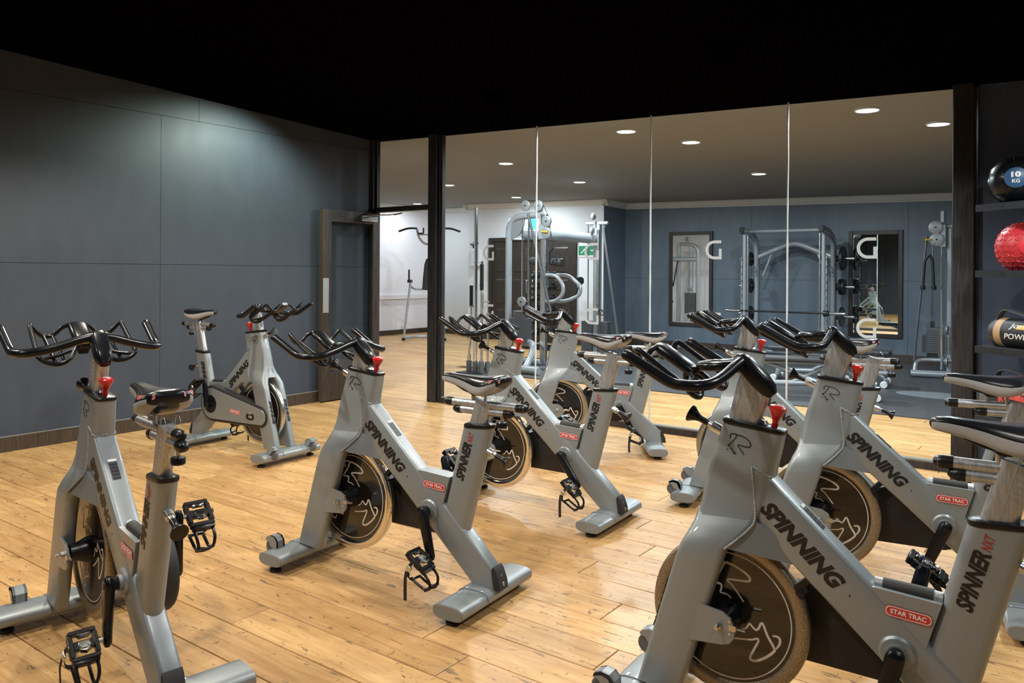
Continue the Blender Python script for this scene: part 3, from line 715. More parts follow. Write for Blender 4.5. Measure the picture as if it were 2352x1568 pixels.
mb.tube([(.112, .036, .030), (.118, .061, .034), (.112, .086, .030)], .0055, 8); mb.tube([(.100, .036, .062), (.102, .061, .066), (.100, .086, .062)], .005, 8)
mb.tube([(.030, .036, .074), (.026, .061, .080), (.030, .086, .074)], .0055, 8); mb.box(.044, .062, .024, .098, -.008, .012, ch=.003)
bm_add('toe_cage', mb, 'black', 40)
mb = MB()
def strap(mb, pts, w=.007):
    P = smooth(pts, 4); L = []
    for p in P: L.append([(p.x - w, p.y - .001, p.z), (p.x + w, p.y - .001, p.z), (p.x + w, p.y + .001, p.z), (p.x - w, p.y + .001, p.z)])
    mb.loft(L)
strap(mb, [(.0, .106, -.012), (-.002, .110, .02), (.010, .108, .05), (.020, .096, .074), (.022, .061, .083)])
bm_add('toe_strap', mb, 'black_rubber', 40)
mb = MB(); mb.box(-.010, .014, .107, .115, .018, .040, ch=.002); bm_add('strap_buckle', mb, 'steel')
# loose strap end, hanging straight down (world upright, local to the bike)
mb = MB()
P = smooth([(0, 0, 0), (.002, .006, -.03), (.004, .004, -.075), (.002, .006, -.115)], 4)
mb.loft([[(p.x - .0075, p.y - .001, p.z), (p.x + .0075, p.y - .001, p.z), (p.x + .0075, p.y + .001, p.z), (p.x - .0075, p.y + .001, p.z)] for p in P]); bm_add('strap_tail', mb, 'black_rubber')
# handlebar (drawn at its middle height)
mb = MB()
half = [(.425, 0, 1.087), (.430, .05, 1.078), (.440, .12, 1.056), (.452, .185, 1.040), (.478, .225, 1.034), (.515, .242, 1.034), (.555, .247, 1.040), (.620, .251, 1.074), (.690, .255, 1.112)]
path = [Vector(p) for p in reversed(half)] + [Vector((p[0], -p[1], p[2])) for p in half[1:]]
mb.tube(smooth(path, 5), .0158, 14, rnd=True)
bm_add('handlebar', mb, 'black_gloss', 60)
mb = MB()   # clamp neck
mb.loft([rrect(c, (.707, 0, -.707), Y0, h1, h2, .012) for c, h1, h2 in (((.445, 0, 1.102), .010, .014), ((.436, 0, 1.094), .021, .0235), ((.418, 0, 1.078), .025, .0275), ((.372, 0, 1.032), .026, .0280), ((.348, 0, 1.006), .022, .0265), ((.336, 0, .992), .012, .018))])
bm_add('clamp_neck', mb, 'black_gloss', 50)
mb = MB()   # oval ring ahead of the stem
ringp = [(.492 + .062 * math.cos(t), .047 * math.sin(t), 1.070 - .006 * math.cos(t)) for t in [k * 2 * math.pi / 24 for k in range(24)]]
mb.tube(ringp, .0145, 12, closed=True); mb.loft([rrect((.56, 0, 1.052), (0, 1, 0), (0, 0, 1), .020, .012, .006), rrect((.60, 0, 1.045), (0, 1, 0), (0, 0, 1), .026, .016, .008), rrect((.605, 0, 1.02), (0, 1, 0), (.3, 0, .9), .018, .012, .006)])
bm_add('bar_ring', mb, 'black_gloss', 60)
mb = MB()   # central twin grip
mb.loft([rrect((.572, 0, 1.040), Y0, (-.5, 0, .86), .026, .012, .011), rrect((.590, 0, 1.052), Y0, (-.5, 0, .86), .034, .0165, .015), rrect((.680, 0, 1.108), Y0, (-.5, 0, .86), .034, .0165, .015), rrect((.698, 0, 1.118), Y0, (-.5, 0, .86), .024, .010, .009)])
bm_add('centre_grip', mb, 'black_gloss', 60)
mb = MB()   # side loops
for s in (1, -1):
    mb.tube(smooth([(.690, s * .024, 1.116), (.700, s * .050, 1.104), (.706, s * .080, 1.076), (.706, s * .112, 1.074), (.702, s * .138, 1.096), (.696, s * .155, 1.116), (.680, s * .160, 1.110), (.620, s * .163, 1.070), (.545, s * .166, 1.022),
                    (.530, s * .158, 1.003), (.522, s * .130, .988), (.522, s * .095, .985), (.532, s * .062, 1.002), (.560, s * .040, 1.030), (.575, s * .030, 1.042)], 4), .0085, 9)
    for yy in (.080, .112): mb.tube([(.706, s * yy, 1.075), (.523, s * yy, .986)], .0065, 8)
    mb.tube([(.530, s * .158, 1.003), (.548, s * .10, 1.012), (.56, s * .045, 1.030)], .0065, 8)
bm_add('side_loop', mb, 'black_gloss', 60)
# handlebar post
AX = Vector((-.266, 0, .964)).normalized()
def post(key, c0, length, hx, hy, seg=5):
    mb = MB(); c0 = Vector(c0); a1 = Vector((AX.z, 0, -AX.x)); c1_ = c0 + AX * length
    mb.loft([rrect(c0, a1, Y0, hx, hy, hy * .96, seg), rrect(c1_, a1, Y0, hx, hy, hy * .96, seg)]); bm_add(key, mb, 'alu', 50)
post('seat_post', (-.192, 0, .60), .232, .041, .0205)
mb = MB(); mb.loft([sec((.492, .805), (.411, .783), .0215, .0205, n=5), sec((.430, 1.070), (.346, .986), .0215, .0205, n=5)]); bm_add('handlebar_post', mb, 'alu', 50)
def scale_marks(key, c0):
    mb = MB(); c0 = Vector(c0); a1 = Vector((AX.z, 0, -AX.x))
    for s in (1, -1):
        for i in range(6):
            p = c0 + AX * (i * .017) + Vector((0, s * .0218, 0))
            mb.loft([rrect(p, a1, AX, .012 if i % 2 else .008, .0007, .0003, 1), rrect(p + Vector((0, s * .0004, 0)), a1, AX, .012 if i % 2 else .008, .0007, .0003, 1)])
        P = [c0 + a1 * sx * .02 + AX * z + Vector((0, s * .0218, 0)) for sx, z in ((-1, -.02), (-1, .10), (-.6, .117), (0, .124), (.6, .117), (1, .10), (1, -.02))]
        mb.tube(smooth(P, 3), .0006, 4)
    bm_add(key, mb, 'plate_steel', 0)
scale_marks('post_scale', (.420, 0, .935)); scale_marks('seat_scale', (-.249, 0, .735))
# pop pins and resistance knob
def pin(key, base, d, lever=True):
    mb = MB(); d = Vector(d).normalized(); b0 = Vector(base)
    mb.lathe([(.015, -.02), (.015, .030), (.011, .032), (.009, .044)], b0, d, 14, 0)
    bm_add(key + '_sleeve', mb, 'steel')
    mb = MB(); mb.lathe([(.008, .040), (.010, .046), (.010, .070), (.013, .082), (.020, .094), (.027, .104), (.027, .108), (.0, .110)], b0, d, 18); bm_add(key, mb, 'black', 40)
pin('bar_pin', (.490, 0, .872), (.90, 0, .40)); pin('seat_pin', (-.268, 0, .622), (-.93, 0, -.36))
mb = MB(); kd = Vector((-.18, 0, .98)).normalized(); kb = Vector((.334, 0, .893))
mb.lathe([(.009, -.03), (.009, .026), (.012, .034), (.021, .052), (.0245, .060), (.0245, .068), (.020, .0715), (.0, .073)], kb, kd, 20); bm_add('resistance_knob', mb, 'knob_red', 40)
mb = MB(); q = kb + kd * .0732
for k, st in enumerate(([(-.012, -.006), (-.006, .008), (.002, .010)], [(.0, -.012), (.010, -.002), (.014, .008)], [(-.004, -.004), (.004, .002)])):
    mb.tube([q + Vector((a, b_, 0)) for a, b_ in st], .0013, 5)
bm_add('knob_marks', mb, 'ink_white')
mb = MB(); mb.loft([rrect((.375, 0, .910), (1, 0, .12), Y0, .024, .012, .005), rrect((.372, 0, .918), (1, 0, .12), Y0, .016, .009, .004)]); bm_add('shim', mb, 'steel')
# seat slider, rails and saddle (drawn with the slider front at x = 0, rail axis at z = 0)
mb = MB(); mb.tube([(-.012, 0, 0), (-.396, 0, 0)], .0165, 18); bm_add('seat_slider', mb, 'alu', 40)
mb = MB(); mb.lathe([(.0180, -.026), (.0180, .0), (.016, .012), (.010, .020), (.0, .022)], (-.022, 0, 0), (1, 0, 0), 18); bm_add('slider_cap', mb, 'black', 40)
mb = MB(); mb.lathe([(.0180, -.026), (.0180, .0), (.016, .012), (.010, .020), (.0, .022)], (-.386, 0, 0), (-1, 0, 0), 18); bm_add('slider_cap_rear', mb, 'black', 40)
mb = MB()
for i in range(10): mb.box(-.05 - i * .021, -.0488 - i * .021, .0150, .0168, -.008, .004)
bm_add('slider_scale', mb, 'plate_steel', 0)
mb = MB(); mb.lathe([(.010, -.002), (.010, .030), (.009, .050)], (-.150, 0, .012), 'z', 14); bm_add('saddle_stem', mb, 'steel')
mb = MB(); mb.lathe([(.006, 0), (.006, .034)], (-.215, .012, .006), 'z', 10); bm_add('slider_pin', mb, 'steel')
mb = MB(); mb.loft([rrect((-.10, 0, .062), (1, 0, 0), Y0, .02, .008, .006), rrect((-.155, 0, .050), (1, 0, 0), Y0, .03, .016, .008), rrect((-.165, 0, .034), (1, 0, 0), Y0, .016, .014, .008)])
for s in (1, -1): mb.tube(smooth([(-.07, s * .010, .070), (-.13, s * .018, .050), (-.19, s * .022, .048), (-.255, s * .040, .070)], 4), .0035, 6)
bm_add('saddle_clamp', mb, 'black', 40)
# lower rail is fixed to the post (centre at the origin)
mb = MB(); mb.tube([(.128, 0, 0), (-.128, 0, 0)], .0165, 16); bm_add('seat_rail', mb, 'alu', 40)
for s in (1, -1):
    mb = MB(); mb.lathe([(.0185, -.024), (.0185, -.006), (.014, .010), (.006, .018), (.0, .019)], (s * .130, 0, 0), (s, 0, 0), 16); bm_add('rail_cap_f' if s > 0 else 'rail_cap_r', mb, 'black', 40)
mb = MB(); mb.lathe([(.006, .0), (.006, -.02), (.019, -.022), (.021, -.026), (.021, -.040), (.018, -.044), (.0, -.045)], (-.092, 0, -.014), 'z', 16); bm_add('clamp_knob', mb, 'black', 30)
mb = MB(); mb.lathe([(.007, .0), (.007, -.022)], (-.092, 0, -.014), 'z', 10); bm_add('clamp_stud', mb, 'steel')
# saddle: lofted cross sections, vinyl top and pale sides
SAD = [(.006, .006, .104, .094), (.000, .016, .112, .084), (-.012, .021, .1165, .080), (-.04, .0245, .1195, .075), (-.08, .028, .1195, .066), (-.12, .034, .118, .054), (-.155, .046, .1165, .043), (-.19, .062, .117, .036),
       (-.225, .077, .119, .038), (-.255, .084, .122, .050), (-.280, .080, .124, .066), (-.298, .064, .123, .080), (-.306, .040, .118, .092), (-.308, .014, .112, .100)]
def saddle_ring(x, hw, zt, zb, n=24):
    out = []
    for k in range(n):
        t = 2 * math.pi * k / n + math.pi / n; c, s_ = math.cos(t), math.sin(t)
        yy = hw * math.copysign(abs(c) ** .75, c)
        fr_ = .36 + .24 * min(1, max(0, -x / .24))
        if s_ > 0: z = zt - (zt - zb) * fr_ * (1 - abs(s_) ** .8); z -= .006 * (1 - min(1, abs(yy) / .02)) * (1 if x < -.06 else 0)
        else: z = zt - (zt - zb) * fr_ - (zt - zb) * (1 - fr_) * abs(s_) ** .55
        out.append((x, yy, z))
    return out
mb = MB(); rings = [saddle_ring(*a) for a in SAD]; n = 24
mb.loft(rings)
for fi in range(len(mb.f)):
    f_ = mb.f[fi]
    if len(f_) == 4:
        k = fi % n; i = fi // n; a = (k + 1) * 360 / n     # mid angle of the quad
        up = 0 < a < 180; side = min(abs(((a + 180) % 360) - 180), abs(((a) % 360) - 180))
        x = SAD[i][0]
        lim = 2
        grey = (side < lim or (not up and side < 62)) and x > -.285 and x < .002
        if not up and side >= 62: grey = False
        mb.mi[fi] = 1 if grey else 0
bm_add('saddle', mb, ['seat_black', 'seat_grey'], 60)

# badge with raised border and lettering, built flat in XY around the origin
def badge_meshes(L, H):
    def rr(d, z): return [tuple(Vector(p) + Vector((0, 0, z))) for p in rrect((0, 0, 0), (1, 0, 0), (0, 1, 0), L / 2 - d, H / 2 - d, H * .38, 4)]
    k = 'badge_%d' % round(L * 1000)
    if k not in BM:
        m = MB(); m.loft([rr(0, 0), rr(0, .0008)], 0); m.loft([rr(H * .05, .0008), rr(H * .05, .0010)], 1); m.loft([rr(H * .11, .0010), rr(H * .11, .0012)], 0)
        for i in range(3): m.box(L * (.18 + .06 * i), L * (.20 + .06 * i), -H * .36, -H * .32, .0010, .0014, 1)
        bm_add(k, m, ['badge_red', 'ink_white'], 0)
    return k
HEADS = [[(.450, .860), (.451, .871), (.440, .8745), (.433, .869), (.444, .851), (.458, .838), (.452, .838)], [(.434, .873), (.408, .867), (.392, .853), (.393, .841), (.408, .840), (.429, .843), (.421, .831), (.410, .816)], [(.462, .825), (.459, .827)], [(.452, .832), (.444, .826), (.440, .815), (.434, .821)]]
for s in (1, -1):
    mb = MB()
    for st in HEADS:
        q = smooth2(st, 3)
        ribbon(mb, q, .0026, lambda a, b_, t: (a, t + s * (.895 - b_) * .0265, b_), s * .0352, s * .0358)
    bm_add('head_emblem_l' if s > 0 else 'head_emblem_r', mb, 'ink', 0)

FLY = [25, 0, 0, -3, 3, 0, -2, 10]; FLY_USED = []
DT = Vector((-.737, 0, -.676))               # along the main beam, downwards
def bike(label, x, y, deg, bar_dz=0.0, slider=(-.05, .80), crank=-100, pad=True, rim='rim_chrome', pedal_pitch=(-100, -60), tail=True):
    root = empty('spin_bike', (x, y, 0), math.radians(deg), label, 'exercise bike', 'silver spin bikes on the oak floor')
    def P(name, key=None, parent=None, mw=None): return place(name, BM[key or name], parent or root, mw)
    # stabilisers
    for key, fx in (('front_stabilizer', .722), ('rear_stabilizer', -.260)):
        st = P(key); P('mounting_plate', key + '_plate', st); P('end_cap', key + '_cap_l', st); P('end_cap', key + '_cap_r', st); 
        for sx in (-1, 1):
            for sy in (-1, 1): P('bolt', 'bolt', st, Matrix.Translation((fx + sx * .0355, sy * .071, (.060 if fx > 0 else .052) + .0276)))
        for sy in (1, -1): P('levelling_foot', 'levelling_foot', None, Matrix.Translation((fx, sy * .222, 0)))
    bp = P('rear_bumper')
    for dz in (.098, .128): P('bolt', 'bolt', bp, Matrix.Translation((-.3475 + (dz - .098) * .4, 0, dz)) @ Matrix.Rotation(math.radians(-70), 4, 'Y'))
    for sy in (1, -1):
        wh = P('transport_wheel', None, None, Matrix.Translation((0, sy * .172, 0))); P('wheel_cover', None, wh)
    ht = P('head_tube'); P('collar', 'head_collar', ht); P('emblem', 'head_emblem_l', ht); P('emblem', 'head_emblem_r', ht); P('weld_bead', None, ht); P('shim', None, ht)
    for s, k in ((1, 'fork_leg_l'), (-1, 'fork_leg_r')):
        fl = P('fork_leg', k); P('axle_plate', 'axle_plate' + k[-1], fl); P('axle_bolt', 'axle_bolt' + k[-1], fl)
        tm = text_mesh('SPINNING', 'ink', .165, .0195, .0022, .25, .035)
        d = Vector((.285, 0, -.958))
        P2 = frame_mat(Vector((.6488, s * .0685, .345)), d, (.958, 0, .287)); place('lettering', tm, fl, P2)
    P('crown_gusset')
    dt = P('down_tube')
    tm = text_mesh('SPINNING', 'ink', .285, .049, shear=.28, bold=.05)
    c = Vector((.242, 0, .590)) + Vector((.004, 0, -.004))
    place('lettering', tm, dt, frame_mat(c + Vector((0, .0377, 0)), DT, (0, 1, 0)))
    place('lettering', tm, dt, frame_mat(c + Vector((0, -.0377, 0)), -DT, (0, -1, 0)))
    tr = text_mesh('R', 'ink', .005, .006); place('lettering', tr, dt, frame_mat(Vector((.118, .0377, .470)), DT, (0, 1, 0)))
    up = Vector((-DT.z, 0, DT.x)) * -1
    if up.z < 0: up = -up
    lb = place('warning_label', BM['warn_label'], dt, frame_mat(Vector((.224, 0, .6595)) + up * .0006, DT, up))
    stb = P('seat_tube'); P('collar', 'seat_collar', stb)
    SD = Vector((-.262, 0, .965))
    for s in (1, -1):
        dirn = SD if s > 0 else -SD
        t1 = text_mesh('SPINNER', 'ink', .162, .042, shear=.26, bold=.04)
        place('lettering', t1, stb, frame_mat(Vector((-.172, s * .0312, .572)), dirn, (0, s, 0)))
        t2 = text_mesh('NXT', 'ink_red', .042, .024, shear=.26, bold=.004)
        if s > 0: place('lettering', t2, stb, frame_mat(Vector((-.2045, s * .0310, .674)), dirn, (0, s, 0)))
    wb_ = P('frame_web')
    bk = badge_meshes(.112, .029)
    bd = place('badge', BM[bk], wb_, frame_mat(Vector((-.026, .0377, .452)), (-.99, 0, -.06), (0, 1, 0)))
    place('badge_lettering', text_mesh('STAR TRAC', 'ink_white', .086, .0125, .0006, 0, .02), wb_, frame_mat(Vector((-.026, .0389, .4525)), (-.99, 0, -.06), (0, 1, 0)))
    if pad: pb = P('pad_bar'); P('top_pad', None, pb)
    P('bottom_bracket')
    fw = place('flywheel', BM['flywheel_disc'], root, Matrix.Translation((.463, 0, .326)) @ Matrix.Rotation(math.radians(FLY[len(FLY_USED) % 8]), 4, 'Y'))
    FLY_USED.append(1)
    P('rim', rim, fw); P('hub', 'flywheel_hub', fw); P('emblem', 'flywheel_emblem_l', fw); P('emblem', 'flywheel_emblem_r', fw)
    P('brake_shoe')
    cg = P('chain_guard'); P('side_panel', 'guard_panel', cg); P('axle_hole', 'guard_hole', cg); sl = P('slot', 'guard_slot', cg); P('tensioner', 'guard_tensioner', cg)
    place('badge', BM[bk], cg, frame_mat(Vector((.290, -.1036, .318)), (.99, 0, -.09), (0, -1, 0)))
    place('badge_lettering', text_mesh('STAR TRAC', 'ink_white', .086, .0125, .0006, 0, .02), cg, frame_mat(Vector((.290, -.1048, .3185)), (.99, 0, -.09), (0, -1, 0)))
    # cranks and pedals
    for s in (1, -1):
        a = math.radians(crank if s > 0 else crank + 180)
        dx, dz = math.cos(a), math.sin(a)
        rot = Matrix.Rotation(math.atan2(-dx, -dz), 4, 'Y')
        ca = P('crank_arm', None, None, Matrix.Translation((0, s * (.082 if s > 0 else .130), .346)) @ rot @ (Matrix.Identity(4) if s > 0 else Matrix.Rotation(math.pi, 4, 'Z')))
        P('end_cap', 'crank_cap', ca)
        pp = math.radians(-pedal_pitch[0] if s > 0 else -pedal_pitch[1])
        pm = Matrix.Translation((.170 * dx, s * (.092 if s > 0 else .140), .346 + .170 * dz)) @ Matrix.Rotation(pp, 4, 'Y') @ (Matrix.Identity(4) if s > 0 else Matrix.Scale(-1, 4, (0, 1, 0)))
        pe = P('pedal', None, None, pm); P('spindle', 'pedal_spindle', pe); P('cleat_mechanism', None, pe); P('toe_cage', None, pe); P('toe_strap', None, pe); P('strap_buckle', None, pe)
        if s > 0 and tail:
            q = pm @ Vector((.0, .112, .045)); P('strap_tail', None, None, Matrix.Translation(q))
    # handlebar on its post
    off = Matrix.Translation(AX * (bar_dz / AX.z))
    hp = P('handlebar_post', None, None, off); P('scale', 'post_scale', hp)
    hb = P('handlebar', None, None, off)
    for k in ('clamp_neck', 'bar_ring', 'centre_grip', 'side_loop'): P(k, None, hb)
    sl = P('pin_sleeve', 'bar_pin_sleeve'); P('pin_knob', 'bar_pin', sl)
    rk = P('resistance_knob'); P('knob_marks', None, rk)
    # seat
    sdz = slider[1] - .807
    offs = Matrix.Translation(AX * (sdz / AX.z))
    sp = P('seat_post', None, None, offs); P('scale', 'seat_scale', sp)
    cxp = -.245 + AX.x * sdz / AX.z
    sr = P('seat_rail', None, None, Matrix.Translation((cxp, 0, slider[1] - .0275))); P('rail_cap', 'rail_cap_f', sr); P('rail_cap', 'rail_cap_r', sr); ck = P('clamp_knob', None, sr); P('clamp_stud', None, sr)
    so = P('seat_slider', None, None, Matrix.Translation((slider[0], 0, slider[1]))); P('end_cap', 'slider_cap', so); P('end_cap', 'slider_cap_rear', so); P('scale', 'slider_scale', so)
    P('saddle_stem', None, so); P('slider_pin', None, so)
    sa = P('saddle', None, None, Matrix.Translation((slider[0] + .002, 0, slider[1]))); P('saddle_clamp', None, sa)
    b2 = badge_meshes(.052, .0135)
    for s in (1, -1):
        mw = frame_mat(Vector((-.290, s * .062, .106)), (-.62 * s, -.78 * 1, 0) if s > 0 else (.62, -.78, 0), (-.75, s * .62, .22))
        place('badge', BM[b2], sa, mw); place('badge_lettering', text_mesh('STAR TRAC', 'ink_white', .040, .006, .0004, 0, .02), sa, mw @ Matrix.Translation((0, 0, .0012)))
    sl = P('pin_sleeve', 'seat_pin_sleeve'); P('pin_knob', 'seat_pin', sl)
    return root
m = MB(); m.box(-.042, .042, -.014, .014, 0, .0005); m.box(-.042, -.032, -.014, .014, .0005, .0008, 1)
for i in range(5): m.box(-.024 + i * .014, -.014 + i * .014, -.012, .012, .0005, .0009, 2)
bm_add('warn_label', m, ['label_dark', 'label_white', 'ink'], 0)

bike('silver spin bike in the left foreground seen from behind beside the charcoal wall', 3.949, -4.804, 169.8, .018, (.020, .865), -88, True, 'rim_worn', (-138, -140))
bike('silver spin bike by the open door, the only one facing right', 1.110, -2.622, 3.5, -.006, (-.083, .926), -82, True, 'rim_silver', (-150, -140))
bike('silver spin bike in the centre foreground without a black pad on its frame', 4.194, -3.638, 184.5, -.060, (-.049, .807), -105, False, 'rim_chrome', (-145, -135))
bike('silver spin bike standing directly behind the centre one, its saddle raised high', 4.097, -2.436, 183.4, -.036, (-.057, .899), -127, True, 'rim_chrome', (-140, -150))
bike('silver spin bike nearest the glass, turned side-on behind the raised saddle', 3.550, -0.866, 214.8, -.036, (-.051, .786), -119, True, 'rim_silver', (-150, -140))
bike('largest silver spin bike, cut off by the right edge, with worn bronze rim', 6.027, -3.816, 183.1, .0, (-.077, .859), -76, True, 'rim_worn', (-140, -150))
bike('silver spin bike second from the right foreground, saddle before the dark timber post', 5.955, -2.537, 191.5, .017, (.001, .834), -67, True, 'rim_worn', (-130, -140))
bike('silver spin bike in the back row at right, mostly hidden behind two others', 5.200, -1.520, 190.9, -.004, (.010, .875), -100, True, 'rim_silver', (-140, -140))

# ================================================================== GYM EQUIPMENT BEYOND THE GLASS
def part(mb, name, m_, parent, ang=40): return mb.obj(name, m_, parent, ang)
def tube_part(name, m_, parent, pts, r, seg=12, fr=0.0, rnd=False):
    return MB().tube(fillet(pts, fr, 5) if fr else pts, r, seg, rnd=rnd).obj(name, m_, parent, 45)
def pulley(parent, c, r=.06, ax=(0, 1, 0)):
    a = Vector(ax)
    p = MB().lathe([(.012, -.016), (r * .9, -.016), (r, -.012), (r * .93, 0), (r, .012), (r * .9, .016), (.012, .016)], c, a, 24, 0, True).obj('pulley', 'pulley', parent, 40)
    MB().lathe([(.012, -.020), (.012, .020)], c, a, 10).obj('axle', 'iron', p)
    return p
def stack(parent, x0, x1, y0, y1, z0, n, th, ntop=0, sx=.7):
    z = z0; cx = (x0 + x1) / 2; hw = (x1 - x0) / 2
    for i in range(n + ntop):
        k = sx if i >= n else 1.0
        MB().box(cx - hw * k, cx + hw * k, y0, y1, z, z + th - .003, ch=.002).obj('stack_plate', 'stack', parent, 0); z += th

# --- dip and pull-up tower
t = empty('dip_tower', (-4.21, 5.38, 0), math.radians(36.5), 'silver dip and pull-up tower with black back pad before the white corner', 'exercise tower')
for s in (-1, 1):
    tube_part('side_leg', 'gym_paint', t, [(s * .40, -.10, .02), (s * .30, .10, 1.12)], .022)
    MB().lathe([(.034, 0), (.034, .05)], (s * .40, -.10, 0), 'z', 12).obj('foot', 'iron', t)
    tube_part('base_tube', 'gym_paint', t, [(s * .40, -.08, .05), (s * .22, .24, .05), (.085, .34, .05)], .03, fr=.12)
    tube_part('arm_support', 'gym_paint', t, [(s * .30, .10, 1.06), (s * .24, .22, 1.0), (.085, .32, 1.0)], .022, fr=.08)
    ap = MB().box(s * .30 - .04, s * .30 + .04, -.08, .16, 1.13, 1.19, ch=.012).obj('arm_pad', 'pad', t)
    tube_part('grip', 'black_matte', ap, [(s * .30, -.10, 1.16), (s * .30, -.11, 1.38)], .018, rnd=True)
    tube_part('top_arm', 'gym_paint', t, [(.085, .30, 1.90), (s * .12 + .085, .18, 1.90), (s * .22 + .085, .06, 2.02), (s * .25 + .085, 0, 2.20)], .024, fr=.09)
    tube_part('pull_up_grip', 'black_matte', t, [(s * .25 + .085, 0, 2.20), (s * .42 + .085, 0, 2.205), (s * .60 + .085, 0, 2.14)], .020, fr=.1, rnd=True)
    tube_part('inner_grip', 'black_matte', t, [(s * .22 + .085, -.02, 2.10), (s * .11 + .085, -.06, 2.10), (s * .11 + .085, -.10, 2.20)], .016, fr=.03, rnd=True)
tube_part('top_cross_bar', 'gym_paint', t, [(-.15, .02, 2.08), (.32, .02, 2.08)], .016)
MB().loft([rrect((.085, .34 - z * .03, z), (1, 0, 0), (0, 1, 0), .035, .05, .02) for z in (.02, 1.0, 1.98)]).obj('column', 'gym_paint', t)
m = MB(); m.loft([rrect((.085, .24, z), (1, 0, 0), (0, 1, 0), w_, .035, .03) for z, w_ in ((.98, .10), (1.0, .165), (1.25, .150), (1.5, .125), (1.60, .09), (1.63, .04))]); m.obj('back_pad', 'pad', t)

# --- stand of long bars
b_s = empty('bar_stand', (-.15, 1.97, 0), 0, 'low black floor stand holding upright bars behind the first glass pane', 'bar stand')
MB().box(-.22, .24, -.14, .16, .0, .03, ch=.01).obj('base_plate', 'iron', b_s)
spots = [(-.12, .02), (.0, .0), (.055, .06), (.12, -.02), (.17, .05)]
for sx, sy in spots: MB().lathe([(.03, .03), (.036, .03), (.036, .17), (.028, .17), (.028, .04)], (sx, sy, 0), 'z', 16).obj('socket', 'grey_fabric', b_s)
def bar(i, lab, segs):
    sx, sy = spots[i]; e = empty('weight_bar', (-.15 + sx, 1.97 + sy, .03), 0, lab, 'weight bar', 'bars in the floor stand')
    for nm, m_, pts, r in segs: tube_part(nm, m_, e, pts, r, 12)
bar(0, 'bent curl bar with dark sleeves, leftmost in the floor stand', [('shaft', 'steel', [(0, 0, .01), (0, 0, .26), (.02, 0, .40), (-.01, 0, .55), (.03, 0, .72), (.03, 0, .86)], .014), ('sleeve', 'iron', [(.03, 0, .86), (.03, 0, 1.14)], .025), ('sleeve', 'steel', [(0, 0, .01), (0, 0, .22)], .024), ('collar', 'steel', [(.03, 0, .85), (.03, 0, .87)], .036)])
bar(1, 'tallest long straight chrome bar in the floor stand', [('shaft', 'chrome', [(0, 0, .01), (0, 0, 1.75)], .024), ('sleeve', 'chrome', [(0, 0, 1.70), (0, 0, 2.16)], .027), ('sleeve', 'chrome', [(0, 0, .01), (0, 0, .42)], .027), ('collar', 'chrome', [(0, 0, 1.68), (0, 0, 1.71)], .036), ('collar', 'chrome', [(0, 0, .42), (0, 0, .45)], .036)])
bar(2, 'short chrome bar close beside the tallest one in the stand', [('shaft', 'chrome', [(0, 0, .01), (0, 0, 1.46)], .018), ('collar', 'steel', [(0, 0, 1.13), (0, 0, 1.16)], .03)])
bar(3, 'triceps bar with cross handles in the floor stand', [('shaft', 'steel', [(0, 0, .01), (-.01, 0, .5), (.02, 0, 1.0), (0, 0, 1.1)], .014), ('sleeve', 'iron', [(0, 0, 1.08), (0, 0, 1.42)], .025), ('handle', 'chrome', [(-.01, 0, .62), (.11, 0, .62)], .012), ('handle', 'chrome', [(.01, 0, .93), (.13, 0, .93)], .012), ('handle', 'chrome', [(.01, 0, .30), (.12, 0, .30)], .012)])
bar(4, 'short steel bar at the right end of the floor stand', [('shaft', 'steel', [(0, 0, .01), (0, 0, .70)], .014), ('sleeve', 'steel', [(0, 0, .60), (0, 0, .78)], .025)])

# --- large cable machine: front arch station, back column station, joining beam
c_m = empty('cable_machine', (0, 0, 0.012), 0, 'large silver cable machine with yellow pins before the dark double door', 'cable machine')
c_m.location = (0, 2.95, 0.012)
tube_part('arch', 'gym_paint', c_m, [(-.34, 0, .10), (-.34, 0, 2.12), (.16, 0, 2.14)], .048, 14, fr=.22)
m = MB(); m.prism([(-.29, 1.80), (-.29, 2.02), (-.20, 2.10), (-.06, 2.10), (-.08, 1.98), (-.16, 1.86)], lambda a, b_, t_: (a, t_, b_), -.010, .010); m.obj('pulley_guard', 'pulley', c_m, 20)
MB().loft([rrect((.27, .0, z), (1, 0, 0), (0, 1, 0), .045, .035, .012) for z in (.08, 2.14)]).obj('column', 'steel', c_m)
for x in (-.10, .01): tube_part('guide_rod', 'chrome', c_m, [(x, 0, .30), (x, 0, 2.08)], .012, 10)
stack(c_m, -.27, .03, -.07, .07, .34, 14, .025, 4, .62)
MB().box(-.06, .0, -.03, .03, .80, .92, ch=.004).obj('stack_head', 'iron', c_m)
for c, r in (((-.02, -.04, 2.27), .075), ((.20, -.04, 2.26), .075), ((.335, -.04, 2.04), .078), ((.335, -.04, 1.88), .078), ((-.08, -.04, .92), .072)): pulley(c_m, c, r)
m = MB(); m.prism([(.10, 2.10), (.14, 2.20), (.19, 2.30), (.24, 2.28), (.26, 2.18), (.30, 2.10)], lambda a, b_, t_: (a, t_, b_), -.022, -.012); m.obj('pulley_bracket', 'gym_paint', c_m, 20)
MB().box(.205, .345, -.05, .05, 1.80, 2.0, ch=.006).obj('trolley', 'gym_paint', c_m)
tube_part('pull_pin', 'yellow', c_m, [(.27, -.06, 1.90), (.37, -.06, 1.89)], .014, 10)
tube_part('diagonal_strut', 'stack', c_m, [(.03, -.05, 2.16), (.42, -.05, .80)], .018)
tube_part('cable', 'iron', c_m, [(.02, -.04, 2.34), (.20, -.04, 2.34), (.28, -.04, 2.26), (.41, -.04, 2.04)], .004, 6)
tube_part('cable', 'iron', c_m, [(.41, -.04, 1.88), (.45, -.04, 1.66)], .004, 6)
